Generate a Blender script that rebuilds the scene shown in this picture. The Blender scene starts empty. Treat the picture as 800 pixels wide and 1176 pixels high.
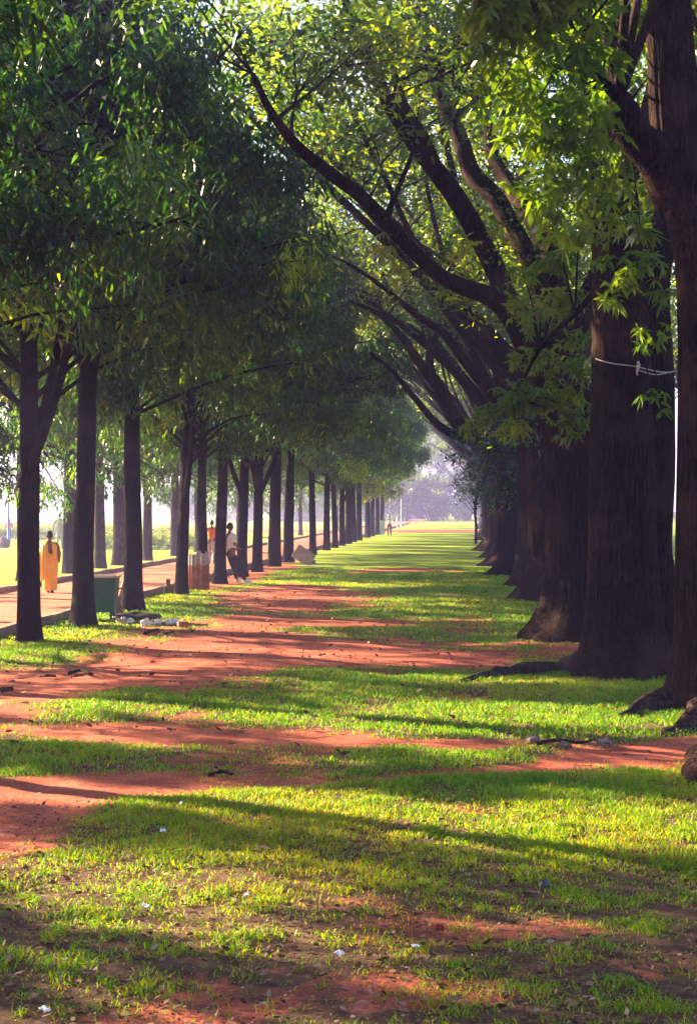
import bpy, math, random
import numpy as np
from mathutils import Vector, Matrix

random.seed(7)
RNG = np.random.default_rng(11)
SC = bpy.context.scene
COL = SC.collection
H = 2.1                       # camera height
YAW = math.radians(3.66)      # camera turned a little left of the avenue axis
FPX = 2000.0                  # focal length in units of 1/800 picture width
VIEW = np.array([-math.sin(YAW), math.cos(YAW)])
RIGHT = np.array([math.cos(YAW), math.sin(YAW)])


def P(px, py, D):
    """world point seen at photo pixel (px,py) at distance D along the view axis"""
    q = D * VIEW + D * (px - 400) / FPX * RIGHT
    return Vector((q[0], q[1], H + D * (585 - py) / FPX))


def gp(px, py):
    p = P(px, py, H * FPX / (py - 585.0))
    p.z = 0
    return p


# ------------------------------------------------------------------ materials
def new_mat(name):
    m = bpy.data.materials.new(name)
    m.use_nodes = True
    nt = m.node_tree
    nt.nodes.clear()
    out = nt.nodes.new('ShaderNodeOutputMaterial')
    return m, nt, out


def N(nt, t, **kw):
    n = nt.nodes.new(t)
    for k, v in kw.items():
        if k in n.inputs:
            n.inputs[k].default_value = v
        else:
            setattr(n, k, v)
    return n


def ramp(nt, src, stops, interp='LINEAR'):
    r = nt.nodes.new('ShaderNodeValToRGB')
    r.color_ramp.interpolation = interp
    els = r.color_ramp.elements
    els[0].position, els[0].color = stops[0][0], (*stops[0][1], 1)
    els[1].position, els[1].color = stops[1][0], (*stops[1][1], 1)
    for p, c in stops[2:]:
        e = els.new(p)
        e.color = (*c, 1)
    nt.links.new(src, r.inputs[0])
    return r.outputs[0]


def noise(nt, vec, scale, detail=4, rough=.55, dist=0.0):
    n = N(nt, 'ShaderNodeTexNoise')
    n.inputs['Scale'].default_value = scale
    n.inputs['Detail'].default_value = detail
    n.inputs['Roughness'].default_value = rough
    n.inputs['Distortion'].default_value = dist
    if vec is not None:
        nt.links.new(vec, n.inputs['Vector'])
    return n.outputs['Fac']


def mixc(nt, fac, a, b, mode='MIX'):
    m = nt.nodes.new('ShaderNodeMix')
    m.data_type = 'RGBA'
    m.blend_type = mode
    for sock, v in ((m.inputs[0], fac), (m.inputs[6], a), (m.inputs[7], b)):
        if isinstance(v, (int, float)):
            sock.default_value = v
        elif isinstance(v, tuple):
            sock.default_value = (*v, 1) if len(v) == 3 else v
        else:
            nt.links.new(v, sock)
    return m.outputs[2]


def simple_mat(name, c1, c2, scale=8, rough=.7, bump=.2, spec=.3, metal=0.0):
    m, nt, out = new_mat(name)
    tc = N(nt, 'ShaderNodeTexCoord')
    f = noise(nt, tc.outputs['Object'], scale, 5, .6)
    col = ramp(nt, f, [(.3, c1), (.7, c2)])
    b = N(nt, 'ShaderNodeBsdfPrincipled')
    b.inputs['Roughness'].default_value = rough
    b.inputs['Specular IOR Level'].default_value = spec
    b.inputs['Metallic'].default_value = metal
    nt.links.new(col, b.inputs['Base Color'])
    bp = N(nt, 'ShaderNodeBump')
    bp.inputs['Strength'].default_value = bump
    bp.inputs['Distance'].default_value = .02
    f2 = noise(nt, tc.outputs['Object'], scale * 4, 4)
    nt.links.new(f2, bp.inputs['Height'])
    nt.links.new(bp.outputs[0], b.inputs['Normal'])
    nt.links.new(b.outputs[0], out.inputs[0])
    return m


def bark_mat(name, dark, light, sx=9.0, sz=1.1, bump=1.0):
    m, nt, out = new_mat(name)
    tc = N(nt, 'ShaderNodeTexCoord')
    mp = N(nt, 'ShaderNodeMapping')
    mp.inputs['Scale'].default_value = (sx, sx, sz)
    nt.links.new(tc.outputs['Object'], mp.inputs[0])
    vo = N(nt, 'ShaderNodeTexVoronoi')
    vo.feature = 'DISTANCE_TO_EDGE'
    vo.inputs['Scale'].default_value = 1.6
    # distort
    nn = N(nt, 'ShaderNodeTexNoise')
    nn.inputs['Scale'].default_value = 1.3
    nn.inputs['Detail'].default_value = 4
    nt.links.new(mp.outputs[0], nn.inputs['Vector'])
    ad = N(nt, 'ShaderNodeVectorMath')
    ad.operation = 'MULTIPLY_ADD'
    nt.links.new(nn.outputs['Color'], ad.inputs[0])
    ad.inputs[1].default_value = (1.4, 1.4, 1.4)
    nt.links.new(mp.outputs[0], ad.inputs[2])
    nt.links.new(ad.outputs[0], vo.inputs['Vector'])
    crack = ramp(nt, vo.outputs['Distance'], [(.0, (0, 0, 0)), (.2, (1, 1, 1))])
    f = noise(nt, mp.outputs[0], 2.2, 6, .65)
    big = noise(nt, tc.outputs['Object'], 1.1, 3)
    c = ramp(nt, f, [(.25, dark), (.75, light)])
    c = mixc(nt, .75, c, crack, 'MULTIPLY')
    lich = ramp(nt, big, [(.5, (0, 0, 0)), (.72, (1, 1, 1))])
    c = mixc(nt, lich, c, tuple(min(1, x * 1.25 + .012) for x in light))
    b = N(nt, 'ShaderNodeBsdfPrincipled')
    b.inputs['Roughness'].default_value = .95
    b.inputs['Specular IOR Level'].default_value = .06
    nt.links.new(c, b.inputs['Base Color'])
    h = mixc(nt, .5, crack, f)
    bp = N(nt, 'ShaderNodeBump')
    bp.inputs['Strength'].default_value = bump
    bp.inputs['Distance'].default_value = .07
    nt.links.new(h, bp.inputs['Height'])
    nt.links.new(bp.outputs[0], b.inputs['Normal'])
    nt.links.new(b.outputs[0], out.inputs[0])
    return m


def leaf_mat(name, stops, rough=.38, trans=.45, tcol=(1.5, 1.6, .35), spec=.5):
    """stops: colour ramp on the per-leaf 'tint' attribute"""
    m, nt, out = new_mat(name)
    at = N(nt, 'ShaderNodeAttribute')
    at.attribute_name = 'tint'
    oi = N(nt, 'ShaderNodeObjectInfo')
    c = ramp(nt, at.outputs['Fac'], stops)
    hs = N(nt, 'ShaderNodeHueSaturation')
    mr = N(nt, 'ShaderNodeMapRange')
    nt.links.new(oi.outputs['Random'], mr.inputs[0])
    mr.inputs[3].default_value = .75
    mr.inputs[4].default_value = 1.25
    nt.links.new(mr.outputs[0], hs.inputs['Value'])
    nt.links.new(c, hs.inputs['Color'])
    b = N(nt, 'ShaderNodeBsdfPrincipled')
    b.inputs['Roughness'].default_value = rough
    b.inputs['Specular IOR Level'].default_value = spec
    nt.links.new(hs.outputs[0], b.inputs['Base Color'])
    t = N(nt, 'ShaderNodeBsdfTranslucent')
    tc = mixc(nt, 1.0, hs.outputs[0], tcol, 'MULTIPLY')
    nt.links.new(tc, t.inputs[0])
    mx = N(nt, 'ShaderNodeMixShader')
    mx.inputs[0].default_value = trans
    nt.links.new(b.outputs[0], mx.inputs[1])
    nt.links.new(t.outputs[0], mx.inputs[2])
    nt.links.new(mx.outputs[0], out.inputs[0])
    return m


M = {}
M['bark_big'] = bark_mat('bark_big', (.006, .003, .003), (.05, .021, .016), 15.0, 1.5, 1.0)
M['bark_slim'] = bark_mat('bark_slim', (.004, .0025, .003), (.018, .010, .010), 20.0, 3, .9)
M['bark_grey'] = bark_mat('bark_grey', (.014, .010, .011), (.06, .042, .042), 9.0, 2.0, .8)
M['root_skin'] = bark_mat('root_skin', (.02, .012, .011), (.09, .05, .042), 5, 5, .6)
M['leaf_slim'] = leaf_mat('leaf_slim', [(0, (.010, .040, .024)), (.45, (.019, .070, .020)), (.75, (.06, .13, .010)), (.93, (.15, .24, .008)), (1, (.30, .42, .006))], .33, .5, (1.7, 1.6, .25))
M['leaf_big'] = leaf_mat('leaf_big', [(0, (.02, .055, .016)), (.5, (.05, .10, .014)), (.9, (.16, .19, .01)), (1, (.30, .42, .006))], .36, .55, (1.8, 1.65, .25))
M['leaf_palm'] = leaf_mat('leaf_palm', [(0, (.05, .13, .004)), (.6, (.12, .21, .005)), (1, (.24, .29, .008))], .32, .55, (1.7, 1.5, .2))  # greens raised to stand in for light shining through the leaves
M['leaf_hedge'] = leaf_mat('leaf_hedge', [(0, (.06, .12, .02)), (.6, (.12, .2, .02)), (1, (.3, .32, .03))], .5, .4)
M['grass'] = leaf_mat('grass', [(0, (.035, .17, .002)), (.5, (.14, .30, .002)), (.8, (.36, .36, .004)), (.93, (.30, .21, .05)), (1, (.20, .12, .06))], .55, .45, (1.6, 1.25, .3), .25)
M['litter_leaf'] = leaf_mat('litter_leaf', [(0, (.06, .025, .015)), (.5, (.13, .065, .04)), (1, (.36, .25, .17))], .7, .15, (1.2, 1, .8), .2)
M['soil_red'] = simple_mat('soil_red', (.2, .07, .045), (.36, .14, .09), 9, .95, .6, .1)
M['kerb'] = simple_mat('kerb', (.16, .09, .075), (.3, .19, .16), 5, .9, .5, .2)
M['stone'] = simple_mat('stone', (.1, .06, .055), (.24, .17, .16), 12, .85, .5, .2)
M['white_scrap'] = simple_mat('white_scrap', (.6, .58, .6), (.82, .82, .85), 14, .55, .3, .4)
M['black_plastic'] = simple_mat('black_plastic', (.008, .008, .012), (.025, .022, .03), 6, .4, .5, .5)
M['brown_wood'] = simple_mat('brown_wood', (.1, .045, .03), (.25, .12, .07), 9, .8, .4, .2)
M['pale_board'] = simple_mat('pale_board', (.42, .3, .24), (.62, .47, .38), 4, .75, .2, .3)
M['green_paint'] = simple_mat('green_paint', (.005, .055, .03), (.012, .11, .06), 5, .5, .2, .4)
M['dark_metal'] = simple_mat('dark_metal', (.03, .025, .025), (.09, .07, .065), 9, .6, .2, .5, .5)
M['rust'] = simple_mat('rust', (.2, .06, .035), (.38, .14, .085), 5, .85, .4, .2)
M['grey_sheet'] = simple_mat('grey_sheet', (.3, .22, .23), (.45, .36, .37), 4, .7, .2, .3)
M['white_metal'] = simple_mat('white_metal', (.6, .6, .66), (.78, .78, .84), 4, .5, .1, .4)
M['blue_metal'] = simple_mat('blue_metal', (.04, .12, .45), (.06, .18, .6), 4, .45, .1, .4)
M['rope'] = simple_mat('rope', (.25, .22, .2), (.6, .55, .52), 40, .8, .4, .2)
M['skin'] = simple_mat('skin', (.13, .06, .04), (.19, .09, .06), 20, .55, .05, .4)
M['hair'] = simple_mat('hair', (.008, .006, .006), (.02, .015, .015), 60, .5, .3, .4)
M['sari'] = simple_mat('sari', (.85, .38, .002), (.95, .52, .004), 5, .6, .15, .3)
M['blouse'] = simple_mat('blouse', (.2, .02, .01), (.3, .035, .015), 9, .7, .1, .2)
M['cloth_white'] = simple_mat('cloth_white', (.74, .74, .84), (.84, .84, .9), 7, .8, .1, .2)
M['cloth_orange'] = simple_mat('cloth_orange', (.62, .17, .02), (.76, .25, .03), 7, .8, .1, .2)
M['cloth_black'] = simple_mat('cloth_black', (.012, .011, .014), (.03, .028, .034), 7, .8, .1, .2)
M['cloth_grey'] = simple_mat('cloth_grey', (.3, .28, .3), (.42, .4, .43), 7, .8, .1, .2)
M['cloth_pink'] = simple_mat('cloth_pink', (.7, .08, .2), (.8, .14, .28), 7, .8, .1, .2)
M['cloth_blue'] = simple_mat('cloth_blue', (.04, .12, .5), (.07, .2, .65), 7, .8, .1, .2)
M['lamp_glass'] = simple_mat('lamp_glass', (.7, .68, .66), (.8, .78, .76), 4, .2, .02, .5)


# ------------------------------------------------------------------ object helpers
def tag(o, label=None, cat=None, group=None, kind=None):
    if label: o['label'] = label
    if cat: o['category'] = cat
    if group: o['group'] = group
    if kind: o['kind'] = kind
    return o


def empty(name, loc, rz=0, scale=1.0):
    o = bpy.data.objects.new(name, None)
    o.empty_display_size = .2
    COL.objects.link(o)
    o.location = loc
    o.rotation_euler = (0, 0, rz)
    o.scale = (scale,) * 3
    return o


def link(name, me, parent=None):
    o = bpy.data.objects.new(name, me)
    COL.objects.link(o)
    if parent is not None:
        o.parent = parent
    return o


def mesh_np(name, verts, faces_flat, sizes, mat, tint=None, smooth=False):
    me = bpy.data.meshes.new(name)
    nv, nf = len(verts), len(sizes)
    me.vertices.add(nv)
    me.vertices.foreach_set('co', np.asarray(verts, np.float32).ravel())
    me.loops.add(len(faces_flat))
    me.loops.foreach_set('vertex_index', np.asarray(faces_flat, np.int32))
    me.polygons.add(nf)
    st = np.zeros(nf, np.int32)
    st[1:] = np.cumsum(sizes)[:-1]
    me.polygons.foreach_set('loop_start', st)
    me.polygons.foreach_set('loop_total', np.asarray(sizes, np.int32))
    if smooth:
        me.polygons.foreach_set('use_smooth', np.ones(nf, bool))
    if tint is not None:
        a = me.attributes.new('tint', 'FLOAT', 'POINT')
        a.data.foreach_set('value', np.asarray(tint, np.float32))
    me.materials.append(mat)
    me.update(calc_edges=True)
    return me


class MB:
    """collects polygons"""
    def __init__(self):
        self.v, self.f = [], []

    def add(self, vs, fs):
        b = len(self.v)
        self.v += [tuple(v) for v in vs]
        self.f += [tuple(b + i for i in f) for f in fs]

    def box(self, c, s, rot=None, taper=1.0):
        hx, hy, hz = s[0] / 2, s[1] / 2, s[2] / 2
        vs = []
        for z, t in ((-hz, taper), (hz, 1.0)):
            for x, y in ((-hx, -hy), (hx, -hy), (hx, hy), (-hx, hy)):
                v = Vector((x * t, y * t, z))
                if rot is not None:
                    v = rot @ v
                vs.append(v + Vector(c))
        self.add(vs, [(3, 2, 1, 0), (4, 5, 6, 7), (0, 1, 5, 4), (1, 2, 6, 5), (2, 3, 7, 6), (3, 0, 4, 7)])

    def tube(self, pts, radii, seg=10, fn=None, caps=True, sub=1):
        pts = [Vector(p) for p in pts]
        if sub > 1:
            pts, radii = smooth_path(pts, radii, sub)
        n = len(pts)
        up = Vector((0, 1, 0.01))
        t0 = (pts[1] - pts[0]).normalized()
        u = up - t0 * up.dot(t0)
        if u.length < 1e-3:
            u = Vector((1, 0, 0)) - t0 * t0.x
        u.normalize()
        base = len(self.v)
        for i in range(n):
            t = (pts[min(i + 1, n - 1)] - pts[max(i - 1, 0)]).normalized()
            u = (u - t * u.dot(t)).normalized()
            w = t.cross(u)
            for k in range(seg):
                a = 2 * math.pi * k / seg
                r = radii[i]
                if fn:
                    r *= fn(a, i / (n - 1), pts[i])
                self.v.append(tuple(pts[i] + (u * math.cos(a) + w * math.sin(a)) * r))
        for i in range(n - 1):
            for k in range(seg):
                k2 = (k + 1) % seg
                self.f.append((base + i * seg + k, base + i * seg + k2, base + (i + 1) * seg + k2, base + (i + 1) * seg + k))
        if caps:
            self.f.append(tuple(base + k for k in range(seg))[::-1])
            self.f.append(tuple(base + (n - 1) * seg + k for k in range(seg)))

    def mesh(self, name, mat, smooth=True, mats=None):
        me = bpy.data.meshes.new(name)
        me.from_pydata(self.v, [], self.f)
        me.materials.append(mat)
        if smooth:
            me.polygons.foreach_set('use_smooth', np.ones(len(me.polygons), bool))
        me.update()
        return me

    def build(self, name, mat, parent=None, smooth=True, bevel=0):
        me = self.mesh(name, mat, smooth)
        o = link(name, me, parent)
        if bevel:
            b = o.modifiers.new('bevel', 'BEVEL')
            b.width = bevel
            b.segments = 2
        return o


def smooth_path(pts, radii, sub):
    P0 = [pts[0] * 2 - pts[1]] + pts + [pts[-1] * 2 - pts[-2]]
    out, ro = [], []
    for i in range(len(pts) - 1):
        a, b, c, d = P0[i], P0[i + 1], P0[i + 2], P0[i + 3]
        for s in range(sub):
            t = s / sub
            out.append(.5 * ((2 * b) + (c - a) * t + (2 * a - 5 * b + 4 * c - d) * t * t + (3 * b - a - 3 * c + d) * t ** 3))
            ro.append(radii[i] * (1 - t) + radii[i + 1] * t)
    out.append(pts[-1])
    ro.append(radii[-1])
    return out, ro


# ------------------------------------------------------------------ noise in numpy
_perm = RNG.permutation(4096)


def vnoise(x, y, seed=0):
    xi, yi = np.floor(x).astype(int), np.floor(y).astype(int)
    fx, fy = x - xi, y - yi
    fx, fy = fx * fx * (3 - 2 * fx), fy * fy * (3 - 2 * fy)

    def h(a, b):
        return _perm[(_perm[(a + seed * 131) & 4095] + b) & 4095] / 4095.0
    return (h(xi, yi) * (1 - fx) + h(xi + 1, yi) * fx) * (1 - fy) + (h(xi, yi + 1) * (1 - fx) + h(xi + 1, yi + 1) * fx) * fy


def fbm(x, y, seed=0, oct=4):
    s, a, t = 0, .5, 0
    for o in range(oct):
        s = s + a * vnoise(x * 2 ** o, y * 2 ** o, seed + o)
        t += a
        a *= .55
    return s / t


# ------------------------------------------------------------------ leaves
def norm(v):
    return v / np.maximum(np.linalg.norm(v, axis=-1, keepdims=True), 1e-6)


def leaves_mesh(name, base, dirs, L, W, droop, tint, mat):
    """base (n,3), dirs (n,3), L,W,droop (n,), tint (n,)"""
    n = len(base)
    d = norm(dirs)
    rnd = RNG.normal(size=(n, 3))
    s = norm(np.cross(d, rnd * .55 + np.array([0, 0, 1.0])))
    L, W = L[:, None], W[:, None]
    dz = np.zeros((n, 3))
    dz[:, 2] = -droop
    nrm = np.cross(s, d)
    fold = nrm * W * .18
    p0 = base
    c1 = base + d * L * .32 + dz * .12
    c2 = base + d * L * .70 + dz * .5
    tip = base + d * L + dz
    V = np.stack([p0, c1 + s * W * .5 + fold, c1 - s * W * .5 + fold, c2 + s * W * .36, c2 - s * W * .36, tip], 1).reshape(-1, 3)
    o = (np.arange(n) * 6)[:, None]
    F = (np.array([0, 1, 2, 1, 3, 4, 2, 3, 5, 4])[None, :] + o).ravel()
    sizes = np.tile([3, 4, 3], n)
    return mesh_np(name, V, F, sizes, mat, np.repeat(tint, 6))


def tufts(centers, per, style, L0, W0, tint_c, spread=.12):
    """centers (m,3): return base, dirs, L, W, droop, tint of per leaves each"""
    m = len(centers)
    n = m * per
    c = np.repeat(centers, per, 0)
    ax = norm(np.random.default_rng(len(centers)).normal(size=(m, 3)) * np.array([1, 1, .35]))
    ax = np.repeat(ax, per, 0)
    if style == 'droop':
        d = RNG.normal(size=(n, 3))
        d[:, 2] = -np.abs(RNG.normal(size=n)) * .8 + .05
        d = norm(d * np.array([.8, .8, 1])) + ax * .45
        base = c + RNG.normal(size=(n, 3)) * spread + ax * (RNG.random((n, 1)) - .5) * .3
        droop = L0 * (.15 + .35 * RNG.random(n))
    elif style == 'palm':
        k = np.tile(np.arange(per), m)
        rot = np.repeat(RNG.random(m) * 6.28, per)
        a = rot + k / per * 6.28 + RNG.normal(size=n) * .22
        tilt = np.repeat(RNG.normal(size=(m, 2)) * .65, per, 0)
        d = np.stack([np.cos(a), np.sin(a), -.15 + np.cos(a) * tilt[:, 0] + np.sin(a) * tilt[:, 1]], 1)
        base = c
        d[:, 2] += RNG.normal(size=n) * .18
        droop = L0 * (.1 + .5 * RNG.random(n))
    else:  # broad, spray of leaves round a twig
        d = RNG.normal(size=(n, 3)) * np.array([1, 1, .6])
        d = norm(d) + ax * .5
        base = c + RNG.normal(size=(n, 3)) * spread
        droop = L0 * .2 * RNG.random(n)
    L = L0 * (.65 + .6 * RNG.random(n))
    W = W0 * (.7 + .5 * RNG.random(n))
    t = np.clip(np.repeat(tint_c, per) + RNG.normal(size=n) * .1, 0, 1)
    return base, d, L, W, droop, t


def crown_from_clusters(name, clusters, tufts_per_m3, per, style, L0, W0, mat, yellow=.04, spread=.12, flat=1.0):
    """clusters: list of (x,y,z,r)"""
    cs, ti = [], []
    for (x, y, z, r) in clusters:
        k = max(3, int(tufts_per_m3 * 4.19 * r ** 3 * flat))
        u = norm(RNG.normal(size=(k, 3))) * (RNG.random((k, 1)) ** .42) * r
        u[:, 2] *= flat
        u *= (.75 + .5 * RNG.random((k, 1)))
        cs.append(u + np.array([x, y, z]))
        b = .15 + .55 * RNG.random()
        if RNG.random() < yellow:
            b = .85 + .1 * RNG.random()  # yellow tint stands in for sunlit clusters; young sprigs share it
        ti.append(np.full(k, b) + RNG.normal(size=k) * .08)
    cs = np.concatenate(cs)
    ti = np.concatenate(ti)
    yl = RNG.random(len(ti)) < yellow * .35
    ti[yl] = .93 + .07 * RNG.random(yl.sum())
    return leaves_mesh(name, *tufts(cs, per, style, L0, W0, ti, spread), mat)


def bark_fn(ph, lobes, amp, ridge=.03, flare=0.0, fz=.35, flobes=5, zb=0.0):
    def fn(a, t, p):
        v = 1.0
        for k, (n, c) in enumerate(lobes):
            v += amp * c * math.cos(n * a + ph * (k + 1.3) + p.z * .25 * (k + 1))
        v += ridge * (math.sin(17 * a + 1.5 * math.sin(p.z * 2 + ph)) * .6 + math.sin(29 * a + p.z * 1.1 + ph) * .4)
        if flare:
            z = max(0, p.z - zb)
            lob = .35 + .65 * max(0, math.cos(flobes * a / 2 + ph)) ** 2 + .35 * max(0, math.sin(1.5 * a + ph * 2))
            v += flare * math.exp(-z / fz) * lob
        return v
    return fn


# ------------------------------------------------------------------ slim avenue tree variants
def slim_variant(seed, Ht=12.0, r0=.19, hem=3.9, rad=3.7, fork=4.2, lean=(0, 0)):
    r = random.Random(seed)
    mb = MB()
    pts, rr = [], []
    n = 11
    for i in range(n):
        t = i / (n - 1)
        z = -.3 + (Ht * .8 + .3) * t
        pts.append(Vector((r.uniform(-.07, .07) * (.2 if i < 6 else 2) * (i > 1) + lean[0] * t * t, r.uniform(-.07, .07) * (.2 if i < 6 else 2) * (i > 1) + lean[1] * t * t, z)))
        rr.append(r0 * (.9 - .52 * t))
    mb.tube(pts, rr, 28, bark_fn(seed, [(2, 1), (3, .7)], .07, .025, .4, .2, 5), sub=7)
    limbs = []

    def at(z):
        for i in range(n - 1):
            if pts[i].z <= z <= pts[i + 1].z:
                t = (z - pts[i].z) / (pts[i + 1].z - pts[i].z)
                return pts[i].lerp(pts[i + 1], t), rr[i] * (1 - t) + rr[i + 1] * t
        return pts[-1], rr[-1]
    # rising forks
    for k in range(r.choice([2, 2, 3])):
        z0 = fork + r.uniform(-1.5, .6)
        p, q = at(z0)
        a = r.uniform(0, 6.28)
        h = r.uniform(3.5, 6)
        o = r.uniform(.9, 1.8)
        path = [p, p + Vector((math.cos(a) * o * .35, math.sin(a) * o * .35, h * .25)), p + Vector((math.cos(a) * o * .7, math.sin(a) * o * .7, h * .6)), p + Vector((math.cos(a + .3) * o, math.sin(a + .3) * o, h))]
        mb.tube(path, [q * .62, q * .5, q * .4, q * .22], 14, bark_fn(k, [(2, 1)], .06, .02), sub=5)
        limbs.append(path)
    # clusters
    cl = []
    nC = 64
    for i in range(nC):
        z = hem + .5 + (Ht - hem - .6) * ((i + r.random()) / nC) ** .9
        tz = (z - hem) / (Ht - hem)
        R = rad * (math.sin(math.pi * min(1, .22 + .78 * tz)) ** .6) * (1.0 if tz < .75 else .85)
        if tz < .12: R = rad * .9
        rr_ = R * math.sqrt(r.uniform(.08, 1))
        a = r.uniform(0, 6.28)
        cl.append((math.cos(a) * rr_, math.sin(a) * rr_, z, r.uniform(.4, .85)))
    for i in range(9 if hem < 3.15 else 0):
        a = r.uniform(0, 6.28)
        q = r.uniform(1.2, rad)
        cl.append((math.cos(a) * q, math.sin(a) * q, hem - r.uniform(.0, .75), r.uniform(.3, .5)))
    for (x, y, z, s) in cl:
        zz = max(fork - .6, min(Ht * .78, z - math.hypot(x, y) * r.uniform(.2, .6)))
        p, q = at(zz)
        mid = Vector((x * .5, y * .5, (p.z * .45 + z * .55) + r.uniform(0, .35)))
        e = Vector((x, y, z))
        mb.tube([p, mid, e], [min(.045, q * .4), .03, .008], 6, None, sub=4, caps=False)
        for _ in range(2):
            e2 = e + Vector((r.uniform(-.7, .7), r.uniform(-.7, .7), r.uniform(-.6, .4)))
            mb.tube([mid.lerp(e, .7), e2], [.014, .004], 4, None, caps=False)
    trunk = mb.mesh('slim_trunk', M['bark_slim'])
    crown = crown_from_clusters('slim_crown', cl, 36, 11, 'droop', .2, .052, M['leaf_slim'], yellow=.06, spread=.1)
    return trunk, crown


# ------------------------------------------------------------------ big raintree-like variants
def limb_clusters(r, path, reach, n, size, zmin=5.5):
    out = []
    for _ in range(n):
        i = r.randrange(len(path) // 2, len(path))
        p = path[i]
        c = p + Vector((r.gauss(0, reach), r.gauss(0, reach), abs(r.gauss(.95, reach * .55))))
        if c.z < zmin: c.z = zmin + r.random()
        out.append((c.x, c.y, c.z, size * r.uniform(.7, 1.25)))
    return out


def big_tree(seed, base_r, trunk_pts, limbs, crown_extra=(), flare=.55, flobes=5, amp=.09, cl_n=9, cl_size=1.0,
             reach=1.3, density=11, tuft=9, leaf=(.15, .055), style='broad', mat='leaf_big', bark='bark_big', seg=110,
             zmin=6.0, twig=True, subs=9, yellow=.06, fz=.38):
    """all local coordinates. trunk_pts: [(x,y,z,r)], limbs: [[(x,y,z,r),...],...]"""
    r = random.Random(seed)
    mb = MB()
    mb.tube([Vector(p[:3]) for p in trunk_pts], [p[3] for p in trunk_pts], seg,
            bark_fn(seed * 1.7, [(2, 1), (3, .9), (5, .6)], amp, .018, flare, fz, flobes), sub=subs)
    cl = list(crown_extra)
    for li, L in enumerate(limbs):
        pts = [Vector(p[:3]) for p in L]
        # kinks
        q, rr = [], []
        for i, p in enumerate(pts):
            q.append(p + Vector((r.uniform(-1, 1), r.uniform(-1, 1), r.uniform(-1, 1))) * (.25 * L[i][3] if 0 < i else 0))
            rr.append(L[i][3])
        mb.tube(q, rr, 26, bark_fn(li, [(2, 1), (3, .8)], .07, .03), sub=6)
        sp, sr = smooth_path(q, rr, 5)
        cs = limb_clusters(r, sp, reach, cl_n, cl_size, zmin)
        cl += cs
        if twig:
            for (x, y, z, s) in cs:
                e = Vector((x, y, z))
                j = min(range(len(sp)), key=lambda k: (sp[k] - e).length + (.0 if sp[k].z < z else 1.5))
                p = sp[j]
                mid = p.lerp(e, .5) + Vector((r.uniform(-.3, .3), r.uniform(-.3, .3), r.uniform(-.1, .35)))
                w = min(.06, sr[j] * .5)
                mb.tube([p, mid, e], [w, w * .6, .012], 7, None, sub=4, caps=False)
                for _ in range(3):
                    e2 = e + Vector((r.uniform(-1, 1), r.uniform(-1, 1), r.uniform(-.5, .8))) * s
                    mb.tube([mid.lerp(e, .5), e2], [.02, .005], 5, None, caps=False)
    trunk = mb.mesh('old_trunk', M[bark])
    crown = crown_from_clusters('old_crown', cl, density, tuft, style, leaf[0], leaf[1], M[mat], yellow=yellow, spread=.14, flat=.75)
    return trunk, crown


def plant(name, meshes, loc, rz, scale, label, group, cat='tree'):
    e = empty(name, loc, rz, scale)
    if name in ('avenue_tree', 'path_tree'):
        q = random.Random(label)
        e.rotation_euler = (q.gauss(0, .011), q.gauss(0, .011), rz)
        e.scale = (scale * q.uniform(.9, 1.08),) * 2 + (scale * q.uniform(.93, 1.07),)
    tag(e, label, cat, group)
    link('trunk', meshes[0], e)
    link('crown', meshes[1], e)
    return e


GROUP_L = 'slim trees in the row along the near side of the red path'
GROUP_L2 = 'slim trees in the row beyond the red path'
GROUP_R = 'massive old trees in the row on the right of the lawn'

SV = [slim_variant(3, 11.2, .20, 4.1, 3.8, 4.6), slim_variant(8, 11.6, .20, 3.9, 3.6, 3.9), slim_variant(21, 10.8, .21, 3.7, 3.9, 4.4, (.3, .2)), slim_variant(35, 11.4, .19, 3.8, 3.5, 3.6, (-.2, .3)), slim_variant(42, 10.4, .21, 4.1, 3.7, 4.9, (0, -.3))]
SVlow = [slim_variant(103, 11.5, .2, 2.9, 3.7, 4.2), slim_variant(118, 12, .21, 3.2, 3.6, 3.9), slim_variant(121, 11, .2, 3.0, 3.8, 4.0)]
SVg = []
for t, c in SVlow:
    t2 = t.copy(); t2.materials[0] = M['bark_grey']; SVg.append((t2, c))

VPX, K = 528.0, 6.84
XL = -6.84


def rowpt(D, X):
    """point at perpendicular offset X of the avenue axis and camera distance D"""
    px = VPX + X * FPX / D
    p = P(px, 585 + H * FPX / D, D)
    p.z = 0
    return p


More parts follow.
